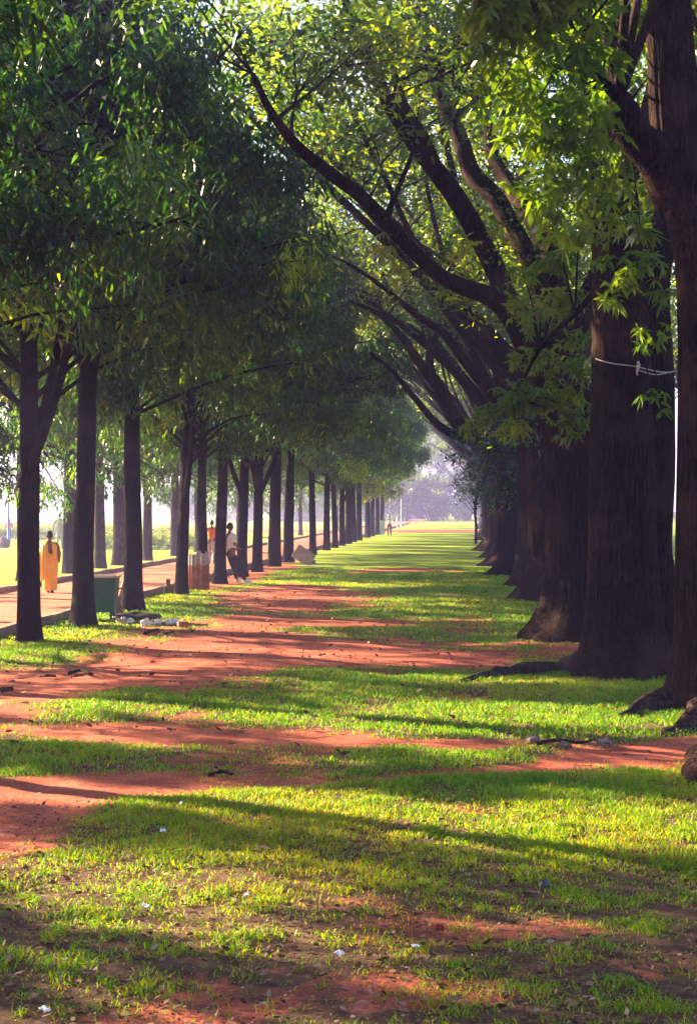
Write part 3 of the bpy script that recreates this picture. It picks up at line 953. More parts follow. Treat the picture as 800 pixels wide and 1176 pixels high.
def sdist(x, y, poly):
    n = len(poly)
    d = np.full(x.shape, 1e9)
    inside = np.zeros(x.shape, bool)
    for i in range(n):
        ax, ay = poly[i]; bx, by = poly[(i + 1) % n]
        ex, ey = bx - ax, by - ay
        t = np.clip(((x - ax) * ex + (y - ay) * ey) / (ex * ex + ey * ey + 1e-9), 0, 1)
        d = np.minimum(d, np.hypot(x - ax - t * ex, y - ay - t * ey))
        c = ((ay > y) != (by > y)) & (x < (bx - ax) * (y - ay) / (by - ay + 1e-12) + ax)
        inside ^= c
    return np.where(inside, -d, d)


def grass_mask(x, y, blades=False):
    """1 = full grass, 0 = bare red earth"""
    nz = (fbm(x * 1.1, y * .8, 3, 5) - .5)
    nz2 = fbm(x * 3.1, y * 2.4, 9, 4) - .5
    wx = x + nz2 * .25
    g_ = np.ones(x.shape)
    depth = np.maximum(y, 5)
    for k, pw in enumerate(DIRTW):
        soft = [.28, .7, 1.2, 4, .5, .5, 1.0][k]
        sd = sdist(wx, y, pw) + nz * [.6, 3.2, 2, 4, 1.4, 1.2, 2.2][k]
        m = np.clip(sd / soft * .5 + .5, 0, 1)
        if k in (4, 5):
            m = .72 + .28 * m
        g_ = np.minimum(g_, m)
    # worn thin patches
    thin = np.clip((fbm(x * .55 + 7, y * .45, 21, 4) - .56) * 7, 0, .8)
    near = np.clip((11.0 - y) / 3.0, 0, 1)
    thin = np.maximum(thin * .7, near * np.clip((fbm(x * 1.7, y * 1.7, 31, 4) - .46) * 4, 0, .5))
    g_ = g_ * (1 - thin * np.clip(40 / depth, .3, 1))
    if blades:
        nearz = np.clip((12.2 - y) / 3.5, 0, 1)
        holes = np.clip((.55 * fbm(x * 11, y * 8, 93, 3) + .45 * fbm(x * 2.6, y * 2.0, 97, 3) - .42) * 4.5, .0, .66)
        g_ = g_ * (1 - nearz * holes)
    return g_


def ground_h(x, y):
    flat = np.clip((x + 7.2) / 1.0, 0, 1)
    h = (fbm(x * .35, y * .3, 41, 3) - .5) * .12 + (fbm(x * 2.2, y * 2.2, 47, 3) - .5) * .035
    return h * flat * np.clip(1.2 - y / 120, .15, 1) - .015 * (1 - flat)


def axis(fine0, fine1, step, grow, lo, hi):
    a = list(np.arange(fine0, fine1, step))
    s = step
    v = a[-1]
    while v < hi:
        s *= grow; v += s; a.append(min(v, hi))
    s = step; v = a[0]
    left = []
    while v > lo:
        s *= grow; v -= s; left.append(max(v, lo))
    return np.array(left[::-1] + a)


xs = axis(-8, 5, .06, 1.07, -1500, 1500)
ys = [-1500, -800, -300, -100, -30, -8, 0, 3]
v = 4.0
while v < 330:
    ys.append(v)
    v += max(.05, .0042 * v) if v < 70 else .012 * v
while v < 1500:
    ys.append(v); v *= 1.1
ys.append(1500)
ys = np.array(ys)
X, Y = np.meshgrid(xs, ys)
Z = ground_h(X, Y)
G = grass_mask(X, Y)
Z = Z - .02 * (1 - G) * np.clip(1.2 - Y / 60, 0, 1) * (X > -7.2)
nx, ny = len(xs), len(ys)
V = np.stack([X.ravel(), Y.ravel(), Z.ravel()], 1)
idx = np.arange(nx * ny).reshape(ny, nx)
F = np.stack([idx[:-1, :-1], idx[:-1, 1:], idx[1:, 1:], idx[1:, :-1]], -1).reshape(-1)

m, nt, out = new_mat('ground')
geo = N(nt, 'ShaderNodeNewGeometry')
pos = geo.outputs['Position']
at = N(nt, 'ShaderNodeAttribute'); at.attribute_name = 'tint'
fine = noise(nt, pos, 9, 6, .7)
n2 = noise(nt, pos, 2.2, 5, .6)
n3 = noise(nt, pos, 28, 4, .7)
soil = ramp(nt, n2, [(.3, (.25, .05, .03)), (.55, (.40, .098, .062)), (.75, (.50, .16, .11))])
soil = mixc(nt, ramp(nt, n3, [(.35, (.75, .75, .75)), (.5, (0, 0, 0))]), soil, (.09, .035, .028))
soil_far = soil
gr = ramp(nt, fine, [(.25, (.04, .085, .006)), (.5, (.09, .19, .005)), (.75, (.19, .25, .008))])
gr2 = mixc(nt, ramp(nt, noise(nt, pos, .35, 4, .6), [(.4, (0, 0, 0)), (.7, (.55, .55, .55))]), gr, (.28, .25, .03))
gr2 = mixc(nt, .5, gr2, (.26, .32, .01))  # far grass lifted to yellow in place of backlight glowing through blades
ma = N(nt, 'ShaderNodeMath'); ma.operation = 'SUBTRACT'
nt.links.new(at.outputs['Fac'], ma.inputs[0])
mf = N(nt, 'ShaderNodeMath'); mf.operation = 'MULTIPLY'; mf.inputs[1].default_value = .7
nt.links.new(fine, mf.inputs[0])
nt.links.new(mf.outputs[0], ma.inputs[1])
fac = ramp(nt, ma.outputs[0], [(.02, (0, 0, 0)), (.22, (1, 1, 1))])
# close by, the blades are real: below them is soil with thatch
sepx = N(nt, 'ShaderNodeSeparateXYZ'); nt.links.new(pos, sepx.inputs[0])
thatch = ramp(nt, fine, [(.3, (.04, .018, .016)), (.52, (.10, .05, .034)), (.72, (.17, .12, .05))])
dist = N(nt, 'ShaderNodeMapRange'); nt.links.new(sepx.outputs[1], dist.inputs[0])
dist.inputs[1].default_value = 18; dist.inputs[2].default_value = 48
grn = mixc(nt, dist.outputs[0], thatch, gr2)
grn = mixc(nt, .0, grn, grn)
col = mixc(nt, fac, soil, grn)
b = N(nt, 'ShaderNodeBsdfPrincipled')
b.inputs['Roughness'].default_value = .95
b.inputs['Specular IOR Level'].default_value = .1
nt.links.new(col, b.inputs['Base Color'])
bp = N(nt, 'ShaderNodeBump'); bp.inputs['Strength'].default_value = .8; bp.inputs['Distance'].default_value = .05
nt.links.new(mixc(nt, .5, n3, fine), bp.inputs['Height'])
nt.links.new(bp.outputs[0], b.inputs['Normal'])
nt.links.new(b.outputs[0], out.inputs[0])
M['ground'] = m
me = mesh_np('ground', V, F, np.full((nx - 1) * (ny - 1), 4), m, G.ravel(), True)
tag(link('ground', me), kind='structure')

# the red earth path beside the row, with kerbs
pa = MB()
y0, y1 = -20, 700
xk0, xk1 = -7.72, -11.45
seg = [y0 + (y1 - y0) * (i / 160) ** 1.7 for i in range(161)]
vs, fs = [], []
for y in seg:
    for x in (xk1, -9.6, xk0):
        vs.append((x, y, .012 + (.02 if x == -9.6 else 0)))
for i in range(160):
    for j in range(2):
        a = i * 3 + j
        fs.append((a, a + 1, a + 4, a + 3))
pa.add(vs, fs)
mm, nt, out = new_mat('path_earth')
geo = N(nt, 'ShaderNodeNewGeometry')
f1 = noise(nt, geo.outputs['Position'], 1.3, 6, .65)
f2 = noise(nt, geo.outputs['Position'], 22, 4, .7)
c = ramp(nt, f1, [(.3, (.28, .08, .048)), (.7, (.42, .145, .09))])
c = mixc(nt, ramp(nt, f2, [(.3, (.6, .6, .6)), (.48, (0, 0, 0))]), c, (.2, .08, .06))
b = N(nt, 'ShaderNodeBsdfPrincipled'); b.inputs['Roughness'].default_value = .9; b.inputs['Specular IOR Level'].default_value = .15
nt.links.new(c, b.inputs['Base Color'])
bp = N(nt, 'ShaderNodeBump'); bp.inputs['Strength'].default_value = .6; bp.inputs['Distance'].default_value = .02
nt.links.new(f2, bp.inputs['Height']); nt.links.new(bp.outputs[0], b.inputs['Normal'])
nt.links.new(b.outputs[0], out.inputs[0])
tag(pa.build('path', mm), kind='structure')
for x, nm in ((xk0 + .08, 'near'), (xk1 - .08, 'far')):
    kb = MB()
    y = y0
    rk = random.Random(x)
    while y < 260:
        L = 1.0
        kb.box((x + rk.uniform(-.012, .012), y + L / 2, .03 + rk.uniform(-.012, .008)), (.16, L - .012, .22), Matrix.Rotation(rk.uniform(-.008, .008), 3, 'Z'))
        y += L
    o = kb.build('kerb', M['kerb'], smooth=False, bevel=.012)
    tag(o, kind='structure')

# ------------------------------------------------------------------ grass
def grass_patch(D0, D1, dens, hgt, wid, margin, straw=False):
    area = []
    A = (D1 * D1 - D0 * D0) * .2 + 2 * margin * (D1 - D0)
    n = int(A * dens)
    D = np.sqrt(RNG.uniform(D0 ** 2, D1 ** 2, n))
    u = RNG.uniform(-1, 1, n) * (D * .2 + margin)
    q = D[:, None] * VIEW + u[:, None] * RIGHT
    x, y = q[:, 0], q[:, 1]
    # clump
    x = x + RNG.normal(size=n) * .02; y = y + RNG.normal(size=n) * .02
    gm = grass_mask(x, y, True)
    cl = fbm(x * 5, y * 5, 61, 3)
    keep = (RNG.random(n) < np.clip(gm * 1.15 - .1, 0, 1) * np.clip(.25 + (cl - .3) * 2.6, .12, 1)) & (x > xk0 + .2)
    if straw:
        keep = (RNG.random(n) < np.clip(.25 + gm, 0, 1)) & (x > xk0 + .2)
    x, y, gm, cl = x[keep], y[keep], gm[keep], cl[keep]
    n = len(x)
    z = ground_h(x, y) - .02 * (1 - gm)
    a = RNG.uniform(0, 6.28, n)
    lean = np.minimum(np.abs(RNG.normal(size=n)) * .6 + .35, 2.0)
    hh = hgt * (.5 + RNG.random(n) * .8) * (.55 + .6 * np.clip(gm, 0, 1)) * (.6 + .8 * cl)
    w = wid * (.7 + .6 * RNG.random(n))
    d = np.stack([np.cos(a), np.sin(a), np.zeros(n)], 1)
    s = np.stack([-np.sin(a), np.cos(a), np.zeros(n)], 1)
    if straw:
        lean = lean + .9
    # turn blade faces randomly
    b_ = RNG.uniform(0, 6.28, n)
    s = np.stack([np.cos(b_), np.sin(b_), np.zeros(n)], 1)
    base = np.stack([x, y, z - .005], 1)
    upv = np.array([0, 0, 1.0])
    m1 = base + d * (hh * lean * .35)[:, None] + upv * (hh * .55)[:, None]
    tp = base + d * (hh * lean * 1.1)[:, None] + upv * (hh * np.maximum(.25, 1 - lean * .42))[:, None]
    W = w[:, None]
    V = np.stack([base - s * W * .5, base + s * W * .5, m1 + s * W * .45, m1 - s * W * .45, tp], 1).reshape(-1, 3)
    o = (np.arange(n) * 5)[:, None]
    F = (np.array([0, 1, 2, 3, 3, 2, 4])[None] + o).ravel()
    big = fbm(x * .5, y * .35, 71, 3)
    dry = np.clip((big - .48) * 1.1, 0, .3) + np.clip((12 - y) / 6, 0, 1) * .15
    t = np.clip(.28 + (RNG.random(n) - .5) * .5 + dry + (RNG.random(n) < .09 + dry * .35) * .5 + (1 - gm) * .15, 0, 1)
    if straw:
        t = .84 + .16 * RNG.random(n)
    return V, F, np.tile([4, 3], n), np.repeat(t, 5)


parts = [grass_patch(4.5, 14, 4600, .05, .0062, 1.0), grass_patch(14, 28, 1700, .055, .0095, 1.5), grass_patch(28, 62, 420, .06, .018, 2.0), grass_patch(4.5, 13, 800, .034, .004, 1.0, True), grass_patch(13, 26, 150, .045, .007, 1.5, True)]
off = 0
Vs, Fs, Ss, Ts = [], [], [], []
for a_, f_, s_, t_ in parts:
    Vs.append(a_); Fs.append(f_ + off); Ss.append(s_); Ts.append(t_)
    off += len(a_)
me = mesh_np('grass', np.concatenate(Vs), np.concatenate(Fs), np.concatenate(Ss), M['grass'], np.concatenate(Ts))
tag(link('grass', me), 'short lawn grass, lush in the middle and worn thin near the camera', 'grass', kind='stuff')

# fallen leaves
n = 16000
D = np.sqrt(RNG.uniform(5 ** 2, 45 ** 2, n)); u = RNG.uniform(-1, 1, n) * (D * .2 + 1)
D[:9000] = 5.5 + 7 * RNG.random(9000) ** 1.2; u[:9000] = RNG.uniform(-1, 1, 9000) * (D[:9000] * .2 + .6)
q = D[:, None] * VIEW + u[:, None] * RIGHT
keep = (q[:, 0] > xk0 + .2) & (fbm(q[:, 0] * 1.1, q[:, 1] * 1.1, 83, 3) > .38)
q = q[keep]; n = len(q)
z = ground_h(q[:, 0], q[:, 1]) + .012 + .012 * RNG.random(n)
a = RNG.uniform(0, 6.28, n)
dirs = np.stack([np.cos(a), np.sin(a), RNG.normal(size=n) * .25], 1)
Lf = (.02 + .035 * RNG.random(n) ** 2) * np.where(q[:, 1] > 14, 1.9, 1)
me = leaves_mesh('fallen_leaves', np.stack([q[:, 0], q[:, 1], z], 1), dirs, Lf, Lf * .45, Lf * -.1, RNG.random(n) ** 1.8, M['litter_leaf'])
tag(link('fallen_leaves', me), 'brown dry leaves and crumbs scattered over the lawn and earth', 'leaf litter', kind='stuff')

# ------------------------------------------------------------------ small things
def blob(rad, seed, sq=(1, 1, .6), rough=.25, seg=(10, 14), ridges=0):
    r = random.Random(seed)
    vs, fs = [], []
    ph = [r.uniform(0, 6.28) for _ in range(6)]
    a_, b_ = seg
    for i in range(a_ + 1):
        t = math.pi * i / a_
        for j in range(b_):
            p = 2 * math.pi * j / b_
            k = 1 + rough * (math.sin(3 * p + ph[0] + t * 2) * .5 + math.sin(5 * p + ph[1] - t * 3) * .35 + math.cos(4 * t + ph[2] + p) * .35) + r.uniform(-1, 1) * rough * .35
            vs.append((rad * sq[0] * k * math.sin(t) * math.cos(p), rad * sq[1] * k * math.sin(t) * math.sin(p), rad * sq[2] * k * math.cos(t)))
    for i in range(a_):
        for j in range(b_):
            j2 = (j + 1) % b_
            fs.append((i * b_ + j, (i + 1) * b_ + j, (i + 1) * b_ + j2, i * b_ + j2))
    return vs, fs


def lump(name, px, py, rad, sq, mat, label, cat, group=None, seed=0, rough=.25, zoff=.3):
    m_ = MB(); m_.add(*blob(rad, seed, sq, rough))
    o = m_.build(name, M[mat], smooth=(mat != 'stone'))
    p = gp(px, py)
    o.location = (p.x, p.y, float(ground_h(np.array([p.x]), np.array([p.y]))[0]) + rad * sq[2] * zoff)
    o.rotation_euler.z = seed * 1.7
    return tag(o, label, cat, group)


def scrap(px, py, s, seed, label, group='white litter on the lawn', mat='white_scrap'):
    s *= .72
    """crumpled sheet"""
    r = random.Random(seed)
    nn = 7
    vs, fs = [], []
    for i in range(nn):
        for j in range(nn):
            vs.append(((i / (nn - 1) - .5) * s + r.uniform(-.09, .09) * s, (j / (nn - 1) - .5) * s * .7 + r.uniform(-.09, .09) * s, r.uniform(0, .34) * s))
    for i in range(nn - 1):
        for j in range(nn - 1):
            a = i * nn + j
            fs.append((a, a + nn, a + nn + 1, a + 1))
    m_ = MB(); m_.add(vs, fs)
    o = m_.build('paper_scrap', M[mat], smooth=False)
    sol = o.modifiers.new('solid', 'SOLIDIFY'); sol.thickness = .002
    p = gp(px, py)
    o.location = (p.x, p.y, float(ground_h(np.array([p.x]), np.array([p.y]))[0]) + .03)
    o.rotation_euler = (r.uniform(-.3, .3), r.uniform(-.3, .3), r.uniform(0, 6))
    return tag(o, label, 'litter', group)


scrap(187, 959, .07, 1, 'white crumpled scrap on grass just right of the red earth patch at left')
scrap(168, 1045, .07, 2, 'white scrap on grass in the lower left, highest of the lower left pair')
scrap(51, 1168, .06, 3, 'small white scrap at the bottom left corner')
scrap(390, 1101, .055, 4, 'thin white scrap beside the bare patch at bottom centre')
scrap(283, 1027, .05, 5, 'pale scrap on grass left of centre below the yellow sunlit streak')
scrap(476, 1095, .05, 6, 'tiny pale scrap below and left of the red scrap')
scrap(208, 930, .05, 7, 'pale scrap at the grass edge of the nearest red earth band')
scrap(620, 800, .06, 8, 'pale scrap lying on the lawn below the long grey root')
scrap(318, 788, .07, 9, 'white scrap on bare earth at left centre')
scrap(265, 780, .05, 10, 'small bright scrap on worn earth, farther back at left centre')
scrap(504, 1068, .08, 12, 'dark red scrap on the near lawn right of centre', 'coloured litter', 'blouse')
lump('stone', 612, 857, .075, (1, .8, .6), 'stone', 'pale stone on the red earth band, leftmost of three near the right roots', 'stone', 'stones by the roots', 3)
lump('stone', 648, 861, .06, (1.3, .8, .5), 'stone', 'middle stone of three on the red earth band', 'stone', 'stones by the roots', 5)
lump('stone', 694, 857, .065, (1.2, .8, .7), 'stone', 'pinkish stone nearest the right edge root', 'stone', 'stones by the roots', 7)
lump('stone', 624, 1014, .04, (1, .8, .8), 'black_plastic', 'small black lump on the near lawn at right', 'stone', None, 8)
# fallen sticks
def stick(pts, r0, label, seed=0):
    m_ = MB(); b_ = gp(*pts[0])
    P_ = [gp(*p) - b_ + Vector((0, 0, .02 + .015 * (i % 2))) for i, p in enumerate(pts)]
    m_.tube(P_, [r0, r0 * .9, r0 * .75, r0 * .4][:len(P_)] if len(P_) <= 4 else [r0] * len(P_), 8, bark_fn(seed, [(2, 1)], .15), sub=4)
    o = m_.build('stick', M['root_skin']); o.location = b_
    o.location.z = float(ground_h(np.array([b_.x]), np.array([b_.y]))[0])
    tag(o, label, 'stick', 'fallen sticks')


stick([(616, 862), (640, 860), (665, 861), (684, 859)], .02, 'dark flattened branch lying across the red earth band at right', 1)
stick([(240, 894), (255, 892), (266, 893)], .02, 'short dark stick on the edge of the nearest red earth band')
stick([(2, 790), (8, 791), (14, 789)], .03, 'dark stick at the left edge of the big earth patch', 3)
stick([(80, 773), (92, 771), (105, 774)], .03, 'dark twig on the big earth patch, right of the left edge stick', 4)
stick([(46, 775), (55, 776), (63, 775)], .025, 'dark twig on the big earth patch, between the two other sticks', 5)
stick([(166, 728), (180, 725), (190, 728), (200, 727)], .03, 'dark twig in front of the white litter heap', 6)

# green bin
def at_px(px, py): return gp(px, py)


e = empty('refuse_bin', gp(112, 712), math.radians(4))
tag(e, 'dark green metal refuse bin standing behind the second slim trunk', 'bin')
m_ = MB(); w_, d_, z0, z1 = .78, .6, .16, .82
m_.box((0, 0, (z0 + z1) / 2), (w_, d_, z1 - z0), taper=.86); m_.build('body', M['green_paint'], e, False, .01)
m_ = MB()
for sx, sy, lx, ly in ((0, -1, w_ + .06, .04), (0, 1, w_ + .06, .04), (-1, 0, .04, d_), (1, 0, .04, d_)):
    m_.box((sx * (w_ / 2 + .01), sy * (d_ / 2 + .01), z1 + .012), (lx, ly, .045))
m_.build('rim', M['pale_board'], e, False, .006)
for sx in (-1, 1):
    for sy in (-1, 1):
        m_ = MB(); m_.box((sx * .28, sy * .2, .09), (.045, .045, .18)); m_.build('leg', M['dark_metal'], e, False)
for sx in (-1, 1):
    m_ = MB(); m_.tube([(sx * .4, -.12, .6), (sx * .46, -.1, .6), (sx * .46, .1, .6), (sx * .4, .12, .6)], [.012] * 4, 8); m_.build('handle', M['dark_metal'], e)

# boards leaning
def board(px, py, w, h, tilt, rz, mat, label, name='leaning_board', roll=0, zc=None):
    m_ = MB(); m_.box((0, 0, h / 2), (w, .03, h))
    o = m_.build(name, M[mat], None, False, .004)
    o.location = gp(px, py); o.location.z = 0
    o.rotation_euler = (tilt, roll, rz)
    tag(o, label, 'board', 'boards beside the green bin')
    return o


board(131, 708, .12, .78, -.05, .5, 'grey_sheet', 'narrow grey upright post board touching the green bin side')
board(137, 699, .2, .62, -.12, .3, 'pale_board', 'pale pinkish board leaning between the green bin and the tree', roll=.32)
board(141, 708, .09, .42, -.1, .2, 'brown_wood', 'short brown plank leaning against the tree foot', roll=-.35)
board(134, 708, .06, .4, -.1, -.3, 'brown_wood', 'short brown plank standing beside the grey post board', roll=.1)
# tarp & litter heap
m_ = MB(); m_.add(*blob(.5, 4, (1.0, .55, .22), .16, (10, 22)))
o = m_.build('black_sheet', M['black_plastic']); o.location = gp(157, 711); o.location.z = .02
tag(o, 'crumpled black plastic sheet at the foot of the third slim tree', 'plastic sheet')
for k, (px, py, s, lab) in enumerate([(106, 716, .07, 'small white litter bag in front of the green bin'), (140, 716, .11, 'greyish bag at the left end of the litter heap'), (150, 715, .08, 'white bag second from the left in the litter heap'),
                                      (167, 718, .11, 'brightest round white bag in the litter heap'), (181, 717, .09, 'white bag right of the brightest one in the litter heap'), (194, 717, .08, 'white bag third from the right end of the litter heap'),
                                      (200, 716, .08, 'taller white bag near the right end of the litter heap'), (206, 718, .06, 'pinkish white bag at the right end of the litter heap')]):
    s *= .8
    m_ = MB(); m_.add(*blob(s, 20 + k, (1, .8, .7), .6, (9, 13)))
    o = m_.build('litter_bag', M['grey_sheet' if k == 1 else 'white_scrap'], smooth=False)
    o.location = gp(px, py); o.location.z = s * .45
    tag(o, lab, 'litter', 'white bags in the litter heap')
m_ = MB(); m_.box((0, 0, .05), (.17, .1, .1)); o = m_.build('brick', M['rust'], None, False, .008); o.location = gp(211, 720); o.rotation_euler.z = .15
tag(o, 'reddish brown brick at the right end of the litter heap', 'brick')
m_ = MB(); m_.box((0, 0, .1), (.2, .2, .2), taper=1.15); m_.box((-.02, 0, .28), (.1, .1, .18)); o = m_.build('stump', M['brown_wood'], None, False, .02); o.location = gp(194, 682)
tag(o, 'small brown stump beside the three stemmed tree by the kerb', 'stump')

# rusty tree guard
e = empty('tree_guard', rowpt(45.6, XL))
tag(e, 'rusty red corrugated sheet tree guard with ragged pale top', 'tree guard')
for k in range(7):
    a0 = -math.pi * .95 + k * math.pi * .95 / 7 * 1.05
    m_ = MB(); vs, fs = [], []
    hgt = [.86, .95, .92, 1.0, .93, .98, .88][k]
    for i in range(9):
        a = a0 + (math.pi * .95 / 7) * (i / 8)
        R = .27 + .018 * math.cos(i / 8 * 2 * math.pi)
        for z in (0, hgt * .68, hgt + (.03 * math.sin(i * 2.1 + k))):
            vs.append((math.cos(a) * R, math.sin(a) * R, z))
    for i in range(8):
        for j in range(2):
            q_ = i * 3 + j
            fs.append((q_, q_ + 3, q_ + 4, q_ + 1))
    m_.add(vs, fs)
    me = m_.mesh('sheet_strip', M['rust'])
    me.materials.append(M['grey_sheet'])
    for p_ in me.polygons:
        if p_.center.z > hgt * .7: p_.material_index = 1
    o = link('sheet_strip', me, e); s_ = o.modifiers.new('s', 'SOLIDIFY'); s_.thickness = .006

# tilted slab
m_ = MB(); m_.box((0, 0, 0), (.78, .14, .56), Matrix.Rotation(-.0, 3, 'Y'))
o = m_.build('stone_slab', M['grey_sheet'], None, False, .02)
p = P(348.5, 638.3, 66.5); o.location = p
o.rotation_euler = (-.25, math.radians(33), math.radians(-14))
tag(o, 'mauve grey rectangular slab tilted on its corner against a tree', 'slab')
m_ = MB(); m_.box((0, 0, .08), (.4, .2, .16)); o = m_.build('stone_block', M['stone'], None, False, .02); o.location = rowpt(66.8, -5.75)
tag(o, 'low stone block beside the tilted mauve slab', 'stone')

# barrier on the path
e = empty('metal_barrier', gp(308, 645), .1)
tag(e, 'dark metal frame barrier standing on the path between trunks', 'barrier')
for x_ in (-.42, 0, .42):
    m_ = MB(); m_.tube([(x_, 0, 0), (x_, 0, 1.0)], [.025, .025], 8); m_.build('post', M['dark_metal'], e)
for z_ in (.35, .98):
    m_ = MB(); m_.tube([(-.42, 0, z_), (.42, 0, z_)], [.022, .022], 8); m_.build('rail', M['dark_metal'], e)

# cord round the roped trunk
m_ = MB()
ctr1 = P(716, 420, 22.2); pts = []
for i in range(15):
    t = i / 14
    px = 684 + (770 - 684) * t
    py = 412 + 10 * math.sin(t * 1.5) + 5 * t + 1 * math.sin(t * 9)
    dd = 22.2 - .42 * math.sin(min(1, t * 1.15) * math.pi) ** .5 + .25 * t
    pts.append(P(px, py, dd - .13))
m_.tube(pts, [.008] * 15, 7, sub=3)
pts2 = [P(733, 425, 21.82), P(742, 428, 21.85), P(752, 430, 21.95), P(762, 429, 22.1), P(774, 426, 22.4)]
m_.tube(pts2, [.007] * 5, 7, sub=3)
e = empty('cord', pts[0])
tag(e, 'white cord tied around the massive furrowed trunk', 'rope')
me = m_.mesh('strand', M['rope']); o = link('strand', me, e); o.matrix_parent_inverse = Matrix.Translation(-pts[0])
m_ = MB(); k_ = P(732, 420, 21.78)
m_.tube([k_ + Vector((0, 0, .06)), k_ + Vector((.01, 0, .01)), k_ + Vector((-.01, 0, -.08)), k_ + Vector((.0, 0, -.12))], [.012, .024, .014, .008], 8, sub=3)
o = m_.build('knot', M['rope'], e); o.matrix_parent_inverse = Matrix.Translation(-pts[0])

# ------------------------------------------------------------------ people
def skin_mesh(verts, edges, radii, root_i=0, mat=None, sub=2, name='body'):
    me = bpy.data.meshes.new(name + '_src')
    me.from_pydata(verts, edges, [])
    o = bpy.data.objects.new(name + '_src', me)
    COL.objects.link(o)
    sm_ = o.modifiers.new('skin', 'SKIN')
    if not me.skin_vertices:
        me.skin_vertices.new()
    for i, rr in enumerate(radii):
        sv = me.skin_vertices[0].data[i]
        sv.radius = rr if isinstance(rr, tuple) else (rr, rr)
        sv.use_root = (i == root_i)
    ss = o.modifiers.new('sub', 'SUBSURF'); ss.levels = sub; ss.render_levels = sub
    dg = bpy.context.evaluated_depsgraph_get()
    dg.update()
    res = bpy.data.meshes.new_from_object(o.evaluated_get(dg))
    bpy.data.objects.remove(o)
    bpy.data.meshes.remove(me)
    res.name = name
    res.materials.clear()
    res.materials.append(mat)
    res.polygons.foreach_set('use_smooth', np.ones(len(res.polygons), bool))
    return res


def chain(vs, es, rs, pts, start=None):
    """append a chain of (x,y,z,r); returns last index"""
    prev = start
    for p in pts:
        vs.append(p[:3]); rs.append(p[3]); i = len(vs) - 1
        if prev is not None: es.append((prev, i))
        prev = i
    return prev


def hand(vs, es, rs, wrist_i, d, side, s=1.0):
    """palm and five fingers continuing along d"""
    w = Vector(vs[wrist_i]); d = Vector(d).normalized(); side = Vector(side).normalized()
    palm = w + d * .05 * s
    pi_ = chain(vs, es, rs, [(*palm, .027 * s)], wrist_i)
    for k, (o_, L) in enumerate(((-.027, .06), (-.009, .072), (.009, .068), (.027, .052))):
        a = palm + side * o_ * s + d * .035 * s
        b_ = a + d * L * .5 * s
        c_ = b_ + d * L * .45 * s + d.cross(side) * .014 * s
        chain(vs, es, rs, [(*a, .009), (*b_, .0085), (*c_, .007)], pi_)
    a = w + d * .03 * s - side * .03 * s
    chain(vs, es, rs, [(*a, .011), (*(a + (d - side * .7).normalized() * .04 * s), .009)], pi_)


def head(parent, c, rz, skin, hair, bun=False, s=1.0):
    """c = centre of head (local), facing +Y rotated rz"""
    R = Matrix.Rotation(rz, 3, 'Z')
    vs, fs = [], []
    a_, b_ = 18, 24
    for i in range(a_ + 1):
        t = math.pi * i / a_
        for j in range(b_):
            p = 2 * math.pi * j / b_
            x, y, z = math.sin(t) * math.cos(p), math.sin(t) * math.sin(p), math.cos(t)
            X_, Y_, Z_ = x * .075, y * .095, z * .118
            if z < 0:
                X_ *= 1 + z * .28; Y_ *= 1 + z * .12 * (1 if y > 0 else 2.0)
            f = max(0, y) ** 6
            # nose, eye sockets, mouth, chin
            Y_ += .022 * math.exp(-((x * 5) ** 2)) * math.exp(-((z + .18) * 5) ** 2) * (y > 0)
            for sx in (-1, 1):
                Y_ -= .012 * math.exp(-(((x - sx * .38) * 5) ** 2)) * math.exp(-((z - .05) * 7) ** 2) * (y > 0)
            Y_ += .006 * math.exp(-((x * 3.5) ** 2)) * math.exp(-((z + .5) * 12) ** 2) * (y > 0)
            for sx in (-1, 1):  # ears
                X_ += sx * .014 * math.exp(-(((y + .05) * 5) ** 2)) * math.exp(-((z + .02) * 4) ** 2) * (x * sx > .6)
            v_ = R @ Vector((X_ * s, Y_ * s, Z_ * s))
            vs.append(v_ + Vector(c))
    for i in range(a_):
        for j in range(b_):
            j2 = (j + 1) % b_
            fs.append((i * b_ + j, (i + 1) * b_ + j, (i + 1) * b_ + j2, i * b_ + j2))
    m_ = MB(); m_.add(vs, fs)
    hv, hf = [], []
    for i in range(a_ + 1):
        t = math.pi * i / a_
        for j in range(b_):
            p = 2 * math.pi * j / b_
            x, y, z = math.sin(t) * math.cos(p), math.sin(t) * math.sin(p), math.cos(t)
            k = 1.1 + .03 * math.sin(9 * p) * math.sin(5 * t)
            zz = z
            if y > .1 and z < .45: k = .8
            if z < -.35: k = .82
            v_ = R @ Vector((x * .078 * k * s, (y * .096 * k - .004) * s, zz * .122 * k * s))
            hv.append(v_ + Vector(c))
    mh = MB(); mh.add(hv, fs)
    if bun:
        m2 = blob(.05, 3, (1, .8, .9), .06); q_ = R @ Vector((0, -.115, -.02))
        mh.add([Vector(v_) + Vector(c) + q_ for v_ in m2[0]], m2[1])
    mh.build('hair', hair, parent)
    return m_


